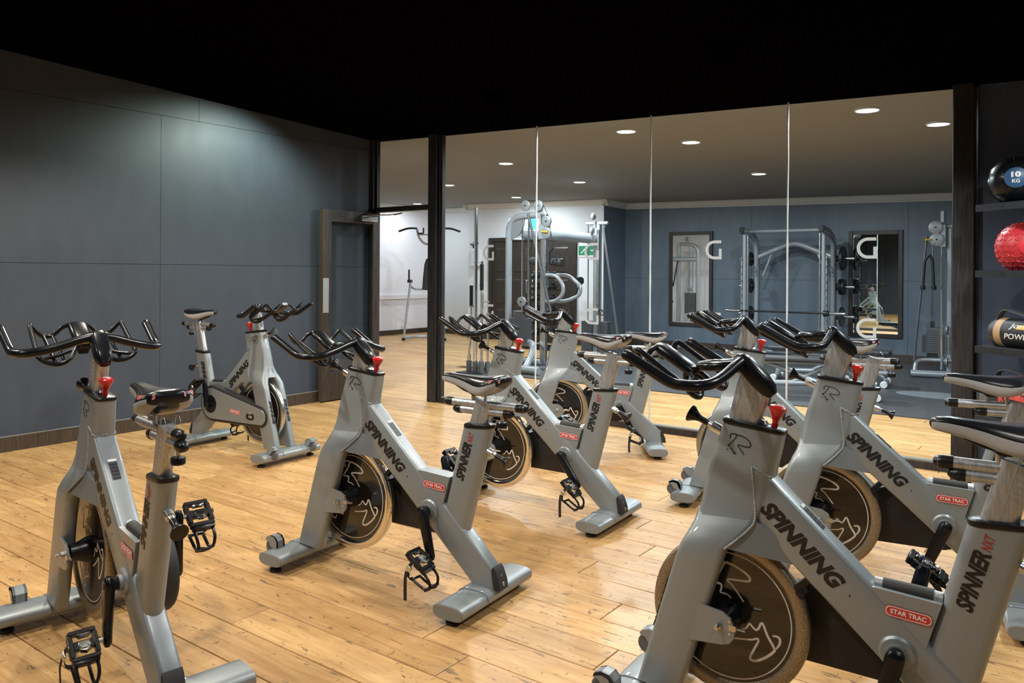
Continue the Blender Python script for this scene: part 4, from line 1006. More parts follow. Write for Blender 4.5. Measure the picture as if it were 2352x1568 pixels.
hd = tube_part('strap_handle', 'iron', c_m, [(.45, -.04, 1.68), (.39, -.04, 1.60), (.39, -.04, 1.45), (.51, -.04, 1.45), (.51, -.04, 1.60), (.45, -.04, 1.68)], .012, 8)
for dy in (0, .30): tube_part('chin_handle', 'gym_paint', c_m, [(.27, dy, 1.30), (.48, dy, 1.30), (.60 + dy * .3, dy, 1.15), (.58 + dy * .3, dy, 1.02), (.44, dy, .93), (.27, dy, .93)], .026, 12, fr=.09)
MB().lathe([(.0, -.12), (.055, -.12), (.06, -.10), (.06, .02), (.055, .04), (.0, .04)], (.10, .1, 1.49), 'x', 18).obj('foam_roller', 'pad', c_m)
MB().lathe([(.0, -.06), (.055, -.06), (.06, -.04), (.06, .10), (.055, .12), (.0, .12)], (.40, .1, 1.47), 'x', 18).obj('foam_roller', 'pad', c_m)
m = MB(); m.loft([rrect((-.34, .0, 1.88), (0, 0, 1), (0, 1, 0), .075, .07, .068, 5), rrect((.0, .9, 1.89), (0, 0, 1), (.92, -.39, 0), .085, .075, .07, 5), rrect((.17, 1.55, 1.86), (0, 0, 1), (1, 0, 0), .075, .065, .06, 5)]); m.obj('top_beam', 'gym_paint', c_m)
tube_part('base_foot', 'gym_paint', c_m, [(-.42, -.62, .055), (.62, -.62, .055)], .052, 14)
tube_part('base_leg', 'gym_paint', c_m, [(-.10, .05, .34), (.12, -.05, .36), (.30, -.30, .24), (.40, -.62, .07)], .045, 12, fr=.12)
tube_part('base_leg', 'gym_paint', c_m, [(-.34, .02, .12), (-.2, -.3, .14), (-.1, -.62, .07)], .045, 12, fr=.1)
tube_part('base_rail', 'gym_paint', c_m, [(-.34, 0, .08), (.30, .0, .08), (.2, 1.55, .08)], .045, 12, fr=.1)
pulley(c_m, (.10, -.40, .16), .07)
# back station
for dx in (-.15, .14):
    tube_part('guide_rod', 'chrome', c_m, [(.20 + dx, 1.55, .2), (.20 + dx, 1.55, 2.10)], .011, 8)
MB().loft([rrect((.20, 1.58, z), (1, 0, 0), (0, 1, 0), .055, .05, .02) for z in (.05, 2.10)]).obj('column', 'gym_paint', c_m)
MB().loft([rrect((.255, 1.50, z), (1, 0, 0), (0, 1, 0), .02, .02, .008) for z in (.05, 2.00)]).obj('front_rail', 'steel', c_m)
tube_part('top_bar', 'gym_paint', c_m, [(.02, 1.55, 2.10), (.40, 1.55, 2.10)], .026)
pulley(c_m, (.20, 1.45, 2.20), .055, (1, 0, 0)); pulley(c_m, (.20, 1.42, 1.98), .055, (1, 0, 0))
tube_part('pull_pin', 'yellow', c_m, [(.02, 1.47, 1.82), (.14, 1.47, 1.82)], .015, 8)
tube_part('diagonal_strut', 'stack', c_m, [(.34, 1.50, 2.06), (.62, 1.50, .30)], .02)
stack(c_m, -.02, .16, 1.47, 1.62, .12, 18, .026); stack(c_m, .26, .44, 1.47, 1.62, .12, 18, .026)
tube_part('strap_handle', 'iron', c_m, [(.30, 1.40, .86), (.36, 1.36, .80), (.44, 1.30, .78), (.50, 1.30, .70), (.40, 1.34, .70), (.33, 1.38, .80)], .012, 8)
tube_part('rope_handle', 'iron', c_m, [(.06, 1.40, 1.20), (-.02, 1.36, 1.10), (-.06, 1.34, .95), (-.04, 1.34, .86)], .016, 8)
m = MB(); m.lathe([(.0, -.03), (.05, -.03), (.05, .03), (.0, .03)], (.0, 1.40, 1.22), (0, 1, 0), 14); m.obj('small_pulley', 'iron', c_m)

# --- dumbbell tower rack and its dumbbells
d_r = empty('dumbbell_rack', (-1.42, 5.45, .012), 0, 'narrow dark upright rack of chrome dumbbells in front of the double door', 'dumbbell rack')
MB().box(-.04, .04, -.04, .04, .0, 1.42, ch=.006).obj('column', 'iron', d_r)
MB().box(-.32, .32, -.24, .24, .0, .04, ch=.008).obj('base', 'iron', d_r)
LV = [.22, .42, .62, .82, 1.02, 1.22]
for z in LV: MB().box(-.27, .27, -.11, -.05, z, z + .02).box(-.27, .27, .05, .11, z, z + .02).obj('cradle', 'iron', d_r, 0)
def dumbbell_mesh():
    m = MB(); m.lathe([(.014, -.14), (.014, .14)], (0, 0, 0), 'y', 10, 1)
    for s in (1, -1):
        m.lathe([(.0, .062), (.05, .062), (.056, .068), (.056, .118), (.05, .124), (.0, .124)], (0, 0, 0), (0, s, 0), 16, 0); m.lathe([(.0, .124), (.026, .124), (.026, .142), (.0, .142)], (0, 0, 0), (0, s, 0), 12, 1)
    return m.mesh('dumbbell', ['iron', 'chrome'], 40)
dmb = dumbbell_mesh()
for li, z in enumerate(LV):
    for side, x in (('left', -.16), ('right', .16)):
        o = place('dumbbell', dmb, None, Matrix.Translation((-1.42 + x, 5.45, .012 + z + .076)))
        tag(o, 'black and chrome dumbbell, %s side of the upright rack, %s' % (side, ('lowest level', 'second level up', 'third level up', 'fourth level up', 'second level from top', 'top level')[li]), 'dumbbell', 'dumbbells on the upright rack')

# --- smith lifting frame
s_m = empty('smith_machine', (2.535, 6.46, .012), 0, 'silver guided barbell frame with notched uprights between the two wall mirrors', 'lifting frame')
for s in (-1, 1):
    x = s * .605
    tube_part('guide_post', 'gym_paint', s_m, [(x, -.28, .05), (x, -.28, 1.97)], .033, 14)
    MB().box(x - s * .055 - .006, x - s * .055 + .006, -.30, -.25, .10, 1.95).obj('inner_strip', 'steel', s_m, 0)
    nr = MB(); nr.box(x + s * .045 - .006, x + s * .045 + .006, -.30, -.25, .10, 1.60)
    for k in range(12):
        z = .25 + k * .115
        nr.prism([(-.25, z), (-.29, z + .04), (-.325, z + .035), (-.335, z + .06), (-.30, z + .065), (-.25, z + .05)], lambda a, b_, t_: (t_, a, b_), x + s * .045 - .005, x + s * .045 + .005)
    nr.obj('notch_rail', 'plate_steel', s_m, 0)
    P_ = fillet([(x, .28, .04), (x, .30, 1.20), (x, .26, 1.86), (x, .02, 1.98), (x, -.42, 2.02)], .16, 6)
    up_ = MB(); rings = []
    for i, p in enumerate(P_):
        tt = (P_[min(i + 1, len(P_) - 1)] - P_[max(i - 1, 0)]).normalized(); nn = Vector((1, 0, 0)).cross(tt)
        rings.append(rrect(p, (1, 0, 0), nn, .038, .058, .034, 4))
    up_.loft(rings); u_ = up_.obj('curved_upright', 'gym_paint', s_m, 45)
    MB().loft([rrect((x, -.415, 2.018), (1, 0, 0), (0, .09, 1), .040, .060, .036, 4), rrect((x, -.435, 2.02), (1, 0, 0), (0, .09, 1), .036, .054, .033, 4)]).obj('end_cap', 'black_matte', u_, 40)
    tm = text_mesh('LifeFitness', 'ink', .34, .052, .001, .35, .0); place('lettering', tm, u_, frame_mat(Vector((x, .228, 1.46)), (0, 0, 1), (0, -1, 0)))
    tube_part('base_tube', 'gym_paint', s_m, [(x, -.5, .05), (x, .5, .05)], .045, 12)
    for z in (1.58, 1.14, .68):
        h_ = tube_part('plate_horn', 'chrome', s_m, [(x + s * .04, .30, z), (x + s * .30, .30, z)], .024, 12)
        MB().lathe([(.05, 0), (.045, .03)], (x + s * .04, .30, z), (s, 0, 0), 14).obj('flange', 'iron', h_)
    tube_part('knee_brace', 'gym_paint', s_m, [(s * .50, .28, 1.30), (s * .36, .29, 1.67)], .02)
tube_part('top_cross_bar', 'gym_paint', s_m, [(-.605, -.14, 2.01), (.605, -.14, 2.01)], .03)
tube_part('arched_brace', 'gym_paint', s_m, [(-.58, .28, 1.61), (0, .28, 1.85), (.58, .28, 1.61)], .045, 12, fr=.16)
tube_part('rear_base', 'gym_paint', s_m, [(-.605, .46, .06), (.605, .46, .06)], .04)
bb = tube_part('guided_bar', 'iron', s_m, [(-.67, -.30, .75), (.65, -.30, .75)], .015)
tube_part('sleeve', 'chrome', bb, [(-.67, -.30, .75), (-.90, -.30, .75)], .024); tube_part('sleeve', 'chrome', bb, [(.67, -.30, .75), (.92, -.30, .75)], .024)
MB().lathe([(.045, 0), (.045, .06), (.03, .09)], (.61, -.30, .75), 'x', 14).obj('hook_hub', 'iron', bb)
_pm = {}
def plate_mesh(r, th):
    if (r, th) not in _pm:
        m = MB(); m.lathe([(.026, -th / 2), (.05, -th / 2), (.056, -th * .3), (r * .78, -th * .3), (r * .82, -th / 2), (r - .004, -th / 2), (r, -th * .3), (r, th * .3), (r - .004, th / 2), (r * .82, th / 2), (r * .78, th * .3), (.056, th * .3), (.05, th / 2), (.026, th / 2)], (0, 0, 0), 'x', 32, 0, True)
        _pm[(r, th)] = m.mesh('weight_plate', 'iron', 40)
    return _pm[(r, th)]
for s, zi, dx, r, th, lab in ((1, 1.58, .13, .185, .045, 'largest black weight plate, on the upper right horn of the lifting frame'), (1, 1.14, .10, .125, .035, 'inner of two small black weight plates on the middle right horn'),
        (1, 1.14, .145, .125, .035, 'outer of two small black weight plates on the middle right horn'), (1, .68, .12, .15, .035, 'black weight plate on the lower right horn of the lifting frame'),
        (-1, 1.58, .11, .115, .035, 'small black weight plate on the upper left horn of the lifting frame'), (-1, 1.14, .11, .12, .035, 'small black weight plate on the middle left horn of the lifting frame'), (-1, .68, .11, .125, .035, 'small black weight plate on the lower left horn of the lifting frame')):
    o = place('weight_plate', plate_mesh(r, th), None, Matrix.Translation((2.535 + s * (.605 + dx), 6.76, .012 + zi))); tag(o, lab, 'weight plate', 'weight plates on the lifting frame')

# --- cable tower beside the post
c_t = empty('cable_tower', (4.80, 5.6, .012), 0, 'silver cable tower with hanging black rope beside the dark timber post', 'cable machine')
tube_part('front_post', 'chrome', c_t, [(0, 0, .05), (0, 0, 1.86)], .022, 14)
MB().loft([rrect((.08, .06, z), (1, 0, 0), (0, 1, 0), .035, .045, .02) for z in (.05, 2.0)]).obj('column', 'gym_paint', c_t)
MB().box(-.03, .05, -.05, .06, 1.70, 2.0, ch=.01).obj('trolley', 'gym_paint', c_t)
pulley(c_t, (-.07, -.06, 1.96), .085); pulley(c_t, (-.055, -.06, 1.80), .085)
tube_part('pull_pin', 'yellow', c_t, [(-.12, -.08, 1.80), (-.20, -.08, 1.80)], .013, 8)
tube_part('top_arm', 'gym_paint', c_t, [(0, .02, 1.98), (.5, .02, 1.95)], .03)
MB().box(-.02, .03, -.04, .04, 2.02, 2.18, ch=.01).obj('top_bracket', 'gym_paint', c_t)
for x in (-.12, .21): tube_part('guide_rod', 'chrome', c_t, [(x, .06, .40), (x, .06, 1.86)], .011, 8)
stack(c_t, -.24, .06, -.0, .12, .30, 9, .026, 4, .62); stack(c_t, .08, .38, -.0, .12, .30, 9, .026, 4, .62)
for x in (-.12, .21): MB().box(x - .022, x + .022, .04, .08, .635, .72).obj('stack_head', 'iron', c_t)
for x in (-.12, .21): MB().box(x - .06, x + .06, .02, .10, .22, .29).obj('buffer', 'iron', c_t)
tube_part('base_arch', 'gym_paint', c_t, [(-.30, -.12, .05), (-.30, -.04, .20), (-.10, .02, .21), (.5, .02, .21)], .028, 12, fr=.10)
tube_part('foot_tube', 'gym_paint', c_t, [(-.32, -.30, .05), (.5, -.12, .05)], .045, 14)
MB().lathe([(.032, 0), (.032, .004)], (-.322, -.302, .05), (-1, -.15, 0), 16).obj('tube_mouth', 'iron', c_t)
tube_part('brace_rod', 'stack', c_t, [(-.18, -.02, 1.86), (-.30, -.08, .42), (-.31, -.10, .20)], .016)
for i, dx in enumerate((-.075, .055)):
    r_ = tube_part('rope_end', 'iron', c_t, [(-.135, -.12, 1.60), (-.135 + dx * .7, -.12, 1.53), (-.135 + dx, -.12, 1.17)], .018, 10, fr=.04)
    MB().lathe([(.03, -.02), (.034, .0), (.03, .035)], (-.135 + dx, -.12, 1.16), 'z', 12).obj('rope_stop', 'black_rubber', r_)
tube_part('snap_hook', 'chrome', c_t, [(-.135, -.12, 1.78), (-.155, -.12, 1.70), (-.135, -.12, 1.60), (-.115, -.12, 1.70), (-.135, -.12, 1.78)], .006, 6)
MB().box(.15, .40, .08, .10, 1.18, 1.62).obj('placard', 'plate_steel', c_t)
pulley(c_t, (.06, -.03, .20), .06, (1, 0, 0)); pulley(c_t, (.06, -.03, .62), .06, (1, 0, 0))

# --- two adjustable benches
def bench(label, x, y, deg):
    e = empty('weight_bench', (x, y, .012), math.radians(deg), label, 'weight bench', 'weight benches on the rubber floor')
    MB().loft([rrect((px_, 0, .40), (0, 1, 0), (0, 0, 1), w_, .028, .022, 4) for px_, w_ in ((.30, .10), (.32, .13), (.68, .13), (.70, .10))]).obj('seat_pad', 'pad', e)
    MB().loft([rrect((px_, 0, .40), (0, 1, 0), (0, 0, 1), w_, .028, .022, 4) for px_, w_ in ((-.72, .09), (-.70, .12), (.24, .13), (.26, .10))]).obj('back_pad', 'pad', e)
    tube_part('spine', 'gym_paint', e, [(-.62, 0, .12), (.66, 0, .16)], .03); tube_part('rear_leg', 'gym_paint', e, [(-.60, 0, .12), (-.62, 0, .05)], .03)
    tube_part('seat_strut', 'gym_paint', e, [(.30, 0, .36), (.62, 0, .10)], .024); tube_part('seat_stay', 'gym_paint', e, [(.60, .05, .37), (.64, .05, .09)], .018)
    tube_part('back_strut', 'gym_paint', e, [(-.5, 0, .36), (.1, 0, .15)], .022); tube_part('back_strut', 'gym_paint', e, [(-.2, 0, .14), (.22, 0, .36)], .022)
    for px_ in (.64, -.62):
        f_ = tube_part('foot_bar', 'gym_paint', e, [(px_, -.20, .045), (px_, .20, .045)], .026)
        for s in (1, -1): MB().lathe([(.0, -.03), (.036, -.03), (.042, -.02), (.042, .02), (.036, .03), (.0, .03)], (px_, s * .21, .043), 'y', 16).obj('foot_cap', 'white_plastic', f_)
    for s in (1, -1): tube_part('pad_rail', 'gym_paint', e, [(-.66, s * .06, .365), (.62, s * .06, .365)], .016, 8)
bench('silver framed weight bench with charcoal pad, farther one before the lifting frame', 3.78, 4.05, 6)
bench('silver framed weight bench with charcoal pad, nearer one behind the third glass pane', 3.92, 2.80, 18)

# --- wall mirrors, exit sign, dispenser, socket, trunking, small blue screen
def wall_mirror(label, x0, x1, z0, z1):
    e = empty('wall_mirror', ((x0 + x1) / 2, GY1, z0), 0, label, 'mirror'); w_ = (x1 - x0) / 2; h_ = z1 - z0; fw = .062
    for a in ((-w_, -w_ + fw, 0, h_), (w_ - fw, w_, 0, h_)): MB().box(a[0], a[1], -.035, -.001, a[2], a[3], ch=.004).obj('frame_stile', 'door_wood', e)
    for a in ((0, fw), (h_ - fw, h_)): MB().box(-w_ + fw, w_ - fw, -.035, -.001, a[0], a[1], ch=.004).obj('frame_rail', 'door_wood', e)
    MB().box(-w_ + fw, w_ - fw, -.014, -.004, fw, h_ - fw).obj('mirror_glass', 'mirror', e, 0)
wall_mirror('brown framed wall mirror left of the lifting frame, reflecting gym machines', .155, .985, .40, 2.095)
wall_mirror('brown framed wall mirror right of the lifting frame, reflecting the dark studio', 3.255, 4.04, .366, 2.035)
ex = empty('exit_sign', (-1.065, 6.40, 1.636), 0, 'green and white rectangular exit sign on the white column beside the double door', 'sign')
MB().box(-.245, .245, -.012, -.001, 0, .22).obj('backing', 'white_plastic', ex, 0)
MB().box(-.225, .225, -.014, -.012, .035, .205).obj('green_field', 'green', ex, 0)
m = MB(); fn = lambda a, b_, t_: (a, t_, b_)
ribbon(m, [(-.17, .07), (-.13, .11), (-.10, .15)], .02, fn, -.0155, -.014); ribbon(m, [(-.10, .13), (-.07, .07)], .018, fn, -.0155, -.014); ribbon(m, [(.03, .12), (.15, .12)], .022, fn, -.0155, -.014); ribbon(m, [(.11, .165), (.16, .12), (.11, .075)], .02, fn, -.0155, -.014)
m.obj('pictogram', 'white_plastic', ex, 0)
sd = empty('soap_dispenser', (-3.68, 6.40, 1.47), 0, 'white wall dispenser on the column behind the upright bars', 'dispenser')
MB().box(-.13, .13, -.11, -.001, .06, .34, ch=.03).obj('body', 'white_plastic', sd); MB().box(-.10, .10, -.16, -.001, .0, .06, ch=.01).obj('tray', 'white_plastic', sd)
def socket(lab, x, y, z, ry=0, w_=.145):
    e = empty('wall_socket', (x, y, z), ry, lab, 'socket'); MB().box(-w_ / 2, w_ / 2, -.012, -.0005, -.043, .043, ch=.004).obj('face_plate', 'white_plastic', e)
    for s in ((-1, 1) if w_ > .1 else (0,)):
        MB().box(s * .036 - .012, s * .036 + .012, -.0135, -.012, -.02, .0).obj('pin_holes', 'iron', e, 0)
socket('white double wall socket on the slate blue wall above the skirting', -.115, GY1, .215)
socket('small white socket low on the left white gym wall', GX0 + .001, 6.15, .16, math.radians(90), .09)
tr = MB().box(GX0 + .0008, GX0 + .05, 4.2, 6.98, .76, .85, ch=.004).obj('cable_trunking', 'white_plastic'); tag(tr, 'long white cable trunking along the far white gym wall', 'trunking')
wsn = empty('wall_screen', (-2.30, 6.40, 2.15), 0, 'small glowing blue lit panel high on the column behind the pulleys', 'light panel')
MB().box(-.13, .13, -.06, -.001, -.02, .35, ch=.01).obj('casing', 'white_plastic', wsn); MB().box(-.11, .11, -.064, -.060, .0, .33).obj('lit_panel', 'screen_glow', wsn, 0)
mt = empty('wall_hook', (-3.80, 6.40, 1.90), 0, 'small black wall hook on the left edge of the white column', 'hook')
MB().box(-.03, .03, -.01, -.001, -.06, .06).obj('back_plate', 'iron', mt, 0); tube_part('peg', 'iron', mt, [(-.0, -.01, 0), (-.0, -.10, 0), (-.0, -.11, .03)], .012, 8)

# ================================================================== SHELF RACK WITH WEIGHTED BALLS AND BAGS
ANG = math.atan2(-.63, .78)
rack = empty('shelf_rack', (5.83, -.40, 0), ANG, 'black steel storage rack angled beside the dark timber post', 'shelf rack')
DEP = .30; RL = 1.0
SH = (1.788, 1.377, .905, .470)
for z in SH:
    sh = MB().box(0, RL, 0, DEP, z - .012, z, ch=.002).obj('shelf', 'shelf', rack, 0)
    MB().box(0, RL, -.004, .0, z - .044, z).obj('front_lip', 'shelf', sh, 0)
    m = MB(); ribbon(m, [(.190, z - .008), (.204, z - .014), (.190, z - .026), (.204, z - .034)], .004, lambda a, b_, t_: (a, t_, b_), -.0046, -.004); ribbon(m, [(.200, z - .008), (.212, z - .012), (.198, z - .026), (.212, z - .036)], .003, lambda a, b_, t_: (a, t_, b_), -.0046, -.004); m.obj('maker_mark', 'ink', sh, 0)
    for bx in (.30, .95):
        m = MB(); m.prism([(.0, z - .012), (DEP, z - .012), (DEP, z - .20), (DEP - .02, z - .20)], lambda a, b_, t_: (t_, a, b_), bx - .004, bx + .004); m.obj('bracket', 'shelf', sh, 0)
for bx in (.55, .975): MB().box(bx - .025, bx + .025, DEP, DEP + .05, 0, 2.0, ch=.003).obj('upright', 'shelf', rack)
for bx in (.55, .975): MB().box(bx - .03, bx + .03, -.05, DEP + .10, 0, .04, ch=.003).obj('foot', 'shelf', rack)
RW = Matrix.Translation((5.83, -.40, 0)) @ Matrix.Rotation(ANG, 4, 'Z')
CAMP = Vector((6.452, -6.148, 1.346))
def facing(c, tilt=0.0, roll=0.0):
    d = (CAMP - c); d.z = 0; d.normalize(); d = (d + Vector((0, 0, tilt))).normalized()
    return frame_mat(c, Vector((0, 0, 1)).cross(d), d) @ Matrix.Rotation(roll, 4, 'Z')
def on_sphere(me, R):
    me = me.copy()
    for v in me.vertices:
        p = v.co; l = math.sqrt(max(1e-9, R * R - p.x * p.x - p.y * p.y)); k = (R + p.z) / R
        v.co = (p.x * k, p.y * k, l * k)
    return me
# faceted black ball
c = RW @ Vector((.145, .155, SH[0])); R = .152
e = empty('medicine_ball', tuple(c), 0, 'black faceted medicine ball with a blue 10 KG disc on the top shelf', 'medicine ball')
import bmesh
bm = bmesh.new(); bmesh.ops.create_icosphere(bm, subdivisions=2, radius=R)
for v in bm.verts:
    n_ = v.co.normalized(); q = max(abs(n_.dot(Vector(a).normalized())) for a in ((1, 1, 1), (-1, 1, 1), (1, -1, 1), (1, 1, -1), (0, .62, 1.62), (0, -.62, 1.62), (1.62, 0, .62), (1.62, 0, -.62), (.62, 1.62, 0), (.62, -1.62, 0)))
    v.co = n_ * R * (0.90 + .13 * q); v.co.z = max(v.co.z, -R * .93)
me = bpy.data.meshes.new('ball'); bm.to_mesh(me); bm.free(); me.materials.append(M['black_gloss'])
me.polygons.foreach_set('use_smooth', [True] * len(me.polygons)); me.materials[0] = M['seat_black']
bc = Vector((0, 0, R * .93)); place('body', me, e, Matrix.Translation(bc))
fm = Matrix.Translation(-c) @ facing(c + bc, .05, 0)
R2 = R * 1.032
m = MB(); m.lathe([(.0, -.001), (.062, -.001), (.062, .0), (.0, .0)], (0, 0, 0), 'z', 36); m2 = MB()
for k in range(4):
    m2.lathe([(.0155 * k, 0), (.0155 * (k + 1), 0)] if k else [(0.0, 0), (.0155, 0)], (0, 0, 0), 'z', 36)
m2.mi = [0] * len(m2.f); m2.f = [f_ for f_ in m2.f if len(f_) <= 4]; m2.mi = [0] * len(m2.f)
place('disc', on_sphere(m2.mesh('disc', 'ball_blue', 60), R2), e, fm)
tm = text_mesh('10', 'ink_white', .050, .034, .001, 0, .05).copy(); 
for v in tm.vertices: v.co.y += .018
place('lettering', on_sphere(tm, R2 + .0006), e, fm)
tm = text_mesh('KG', 'ink_white', .040, .022, .001, 0, .03).copy()
for v in tm.vertices: v.co.y -= .022
place('lettering', on_sphere(tm, R2 + .0006), e, fm)
m = MB()
for a0 in (20, 95, 165, 245, 310):
    pts = []
    for k in range(7):
        rr_ = .064 + k * .016; a = math.radians(a0); pts.append((rr_ * math.cos(a), rr_ * math.sin(a)))
    m.tube([Vector((a, b_, math.sqrt(max(0.0001, (R2 - .002) ** 2 - a * a - b_ * b_)))) for a, b_ in pts if a * a + b_ * b_ < (R2 - .004) ** 2], .0016, 5)
place('seam', m.mesh('seam', 'black_rubber'), e, fm)
# red slam ball, flattened, with raised chevron tread
c = RW @ Vector((.20, .165, SH[1])); R = .158
e = empty('slam_ball', tuple(c), 0, 'red rubber slam ball with tyre tread on the second shelf', 'slam ball')
m = MB(); m.lathe([(max(.0001, R * math.sin(t_)), max(-R * .88, -R * math.cos(t_))) for t_ in [k * math.pi / 28 for k in range(29)]], (0, 0, 0), 'z', 48)
bc = Vector((0, 0, R * .88)); place('body', m.mesh('body', 'ball_red', 60), e, Matrix.Translation(bc))
m = MB(); rnd = random.Random(3); fm = Matrix.Translation(-c) @ facing(c + bc, .02, -.1); d0 = fm.to_3x3() @ Vector((.1, -.05, 1)); 
for i in range(11):
    lat = math.radians(-58 + i * 12.5); nseg = max(6, int(30 * math.cos(lat)))
    for k in range(nseg):
        lon = 2 * math.pi * (k + .5 * (i % 2)) / nseg
        n_ = Vector((math.cos(lat) * math.cos(lon), math.cos(lat) * math.sin(lon), math.sin(lat)))
        if n_.dot(d0.normalized()) > .93: continue
        a = Vector((-math.sin(lon), math.cos(lon), 0)); b_ = n_.cross(a); th = .6 if (i + k) % 2 else -.6
        u_ = a * math.cos(th) + b_ * math.sin(th); v_ = n_.cross(u_)
        m.loft([[tuple(n_ * (R - .001) + u_ * sx * .012 + v_ * sy * .0055) for sx, sy in ((-1, -1), (1, -1), (1, 1), (-1, 1))], [tuple(n_ * (R + .0035) + u_ * sx * .010 + v_ * sy * .0035) for sx, sy in ((-1, -1), (1, -1), (1, 1), (-1, 1))]])
tb = place('tread', m.mesh('tread', 'ball_red', 0), e, Matrix.Translation(bc)); tb['kind'] = 'stuff'
fm2 = fm @ Matrix.Rotation(.10, 4, 'Y')
m2 = MB()
for k in range(4): m2.lathe([(max(.0, .0115 * k), 0), (.0115 * (k + 1), 0)], (0, 0, 0), 'z', 32)
m2.f = [f_ for f_ in m2.f if len(f_) <= 4]; m2.mi = [0] * len(m2.f)
place('disc', on_sphere(m2.mesh('disc', 'ball_red2', 60), R + .004), e, fm2)
tm = text_mesh('12', 'ink_white', .024, .020, .001, 0, .05).copy()
for v in tm.vertices: v.co.y -= .012
place('lettering', on_sphere(tm, R + .0048), e, fm2)
tm = text_mesh('Jordan', 'ink_white', .040, .011, .001, .15, 0).copy()
for v in tm.vertices: v.co.y += .014
place('lettering', on_sphere(tm, R + .0048), e, fm2)
# tubular bags
def wrap(me, R, a0):
    """bend lettering round a cylinder lying along x; a0 lifts it towards the top"""
    me = me.copy()
    for v in me.vertices:
        t_ = v.co.y / R + a0; k = R + v.co.z; v.co = (v.co.x, -k * math.cos(t_), k * math.sin(t_))
    return me
def bag(name, label, cat, s0, L, R, z, d, band):
    c = RW @ Vector((s0, d, z + R * .93)); e = empty(name, tuple(c), ANG, label, cat)
    m = MB(); prof = [(.0, 0), (R * .55, .002), (R * .80, .012), (R * .96, .04), (R, .09)] + [(R * (1 + .012 * math.sin(k)), .09 + (L - .18) * k / 8) for k in range(1, 8)] + [(R, L - .09), (R * .96, L - .04), (R * .8, L - .012), (R * .5, L - .002), (.0, L)]
    m.lathe(prof, (0, 0, 0), 'x', 36); m.v = [(x, y, max(zz, -R * .93)) for x, y, zz in m.v]; m.obj('body', 'canvas_black', e, 60)
    x0, x1, bm_ = band
    m = MB(); m.lathe([(R * .985, x0), (R * 1.022, x0), (R * 1.022, x1), (R * .985, x1)], (0, 0, 0), 'x', 36, 0, True); m.v = [(x, y, max(zz, -R * .93)) for x, y, zz in m.v]; m.obj('band', bm_, e, 40)
    return e, R
e, R = bag('power_bag', 'black tubular power bag with tan band and white lettering on the third shelf', 'weight bag', .01, .70, .092, SH[2], .14, (.075, .125, 'tan'))
place('lettering', wrap(text_mesh('POWERBAG', 'ink_white', .30, .034, .0008, .2, .012), R * 1.016, -.14), e, Matrix.Translation((.305, 0, 0)))
place('lettering', wrap(text_mesh('Jordan', 'ink_white', .20, .040, .0012, .15, .0), R * 1.020, .52), e, Matrix.Translation((.285, 0, 0)))
m = MB(); n_ = 12; P_ = []
m.loft([[(-.05 + .0, -.014, .0), (.06, -.014, .0), (.06, .014, .0), (-.05, .014, .0)], [(-.04, -.014, .0006), (.07, -.014, .0006), (.07, .014, .0006), (-.04, .014, .0006)]])
place('colour_flash', wrap(m.mesh('colour_flash', 'gold_print', 0), R * 1.018, .50), e, Matrix.Translation((.285, 0, 0)))
def handle(e, pts, w_, m_):
    m = MB(); P_ = smooth(pts, 5); m.loft([[(p.x, p.y - w_, p.z - .003), (p.x, p.y + w_, p.z - .003), (p.x, p.y + w_, p.z + .003), (p.x, p.y - w_, p.z + .003)] for p in P_]); m.obj('carry_strap', m_, e, 50)
handle(e, [(.055, -.02, R * .93), (.07, -.02, R * 1.30), (.11, -.02, R * 1.55), (.20, -.02, R * 1.35), (.33, -.02, R * 1.02)], .022, 'grey_fabric')
e, R = bag('sand_bag', 'black sandbag with a red lettered band and grey end on the lowest shelf', 'weight bag', -.06, .78, .125, SH[3], .16, (.06, .12, 'grey_fabric'))
m = MB(); ring_a = [(R * 1.02 * math.cos(t_), R * 1.02 * math.sin(t_)) for t_ in [math.radians(a) for a in range(125, 216, 6)]]
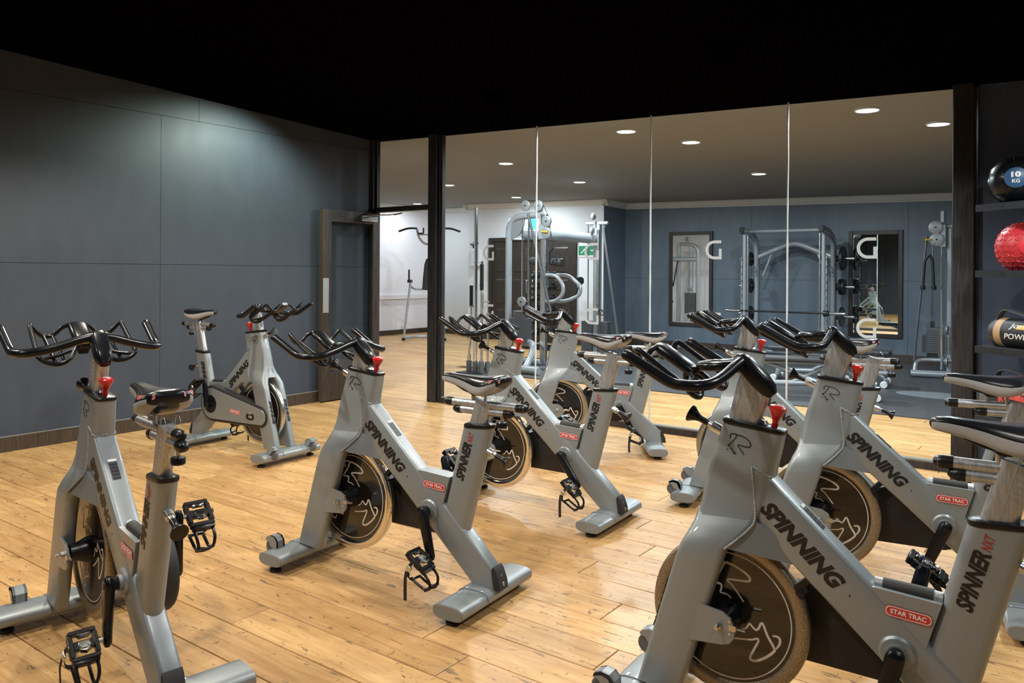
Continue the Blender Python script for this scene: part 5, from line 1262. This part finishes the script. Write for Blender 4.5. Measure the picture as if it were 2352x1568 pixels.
m.loft([[(.20, y_, z_) for y_, z_ in ring_a] + [(.20, y_ * .97, z_ * .97) for y_, z_ in reversed(ring_a)], [(.62, y_, z_) for y_, z_ in ring_a] + [(.62, y_ * .97, z_ * .97) for y_, z_ in reversed(ring_a)]]); m.obj('red_band', 'band_red', e, 30)
place('lettering', wrap(text_mesh('SANDBAG', 'ink', .30, .075, .0008, 0, .01), R * 1.024, .12), e, Matrix.Translation((.37, 0, 0)))
handle(e, [(.10, -.02, R * .95), (.11, -.02, R * 1.25), (.18, -.02, R * 1.40), (.28, -.02, R * 1.28), (.36, -.02, R * 1.0)], .020, 'grey_fabric')
e, R = bag('sand_bag', 'dark rolled weight bag lying on the floor under the rack', 'weight bag', .05, .44, .11, 0.0, .17, (.06, .10, 'grey_fabric'))

# --- second cable station standing left of the studio, seen only in the left wall mirror
c_2 = empty('cable_machine', (-2.2, .95, 0), 0, 'silver arched cable station seen reflected in the left wall mirror', 'cable machine')
tube_part('arch', 'gym_paint', c_2, [(.22, 0, .05), (.22, 0, 2.10), (-.25, 0, 2.12)], .05, 14, fr=.22)
MB().loft([rrect((-.32, .0, z), (1, 0, 0), (0, 1, 0), .045, .05, .015) for z in (.0, 2.16)]).obj('column', 'gym_paint', c_2)
for x in (-.02, .08): tube_part('guide_rod', 'chrome', c_2, [(x, 0, .3), (x, 0, 2.06)], .012, 8)
stack(c_2, -.12, .17, -.07, .07, .30, 18, .03)
tube_part('beam', 'gym_paint', c_2, [(.2, 0, 1.72), (-.9, .15, 1.72)], .06, 12); tube_part('foot_tube', 'gym_paint', c_2, [(-.6, .45, .05), (.4, .45, .05)], .05, 12); tube_part('base_leg', 'gym_paint', c_2, [(.0, 0, .05), (.0, .45, .05)], .045, 12)
pulley(c_2, (-.05, .05, 2.24), .075); pulley(c_2, (.03, .05, .94), .07); pulley(c_2, (-.24, .06, 1.75), .07)
for pts in ([(-.55, .1, 1.75), (-.42, .15, 1.1), (-.52, .15, .6)], [(-.30, .1, 1.70), (-.42, .12, 1.0)], [(-.62, .12, .6), (-.5, .2, .45), (-.40, .15, .62)]): tube_part('cable', 'iron', c_2, pts, .018, 8, fr=.1)
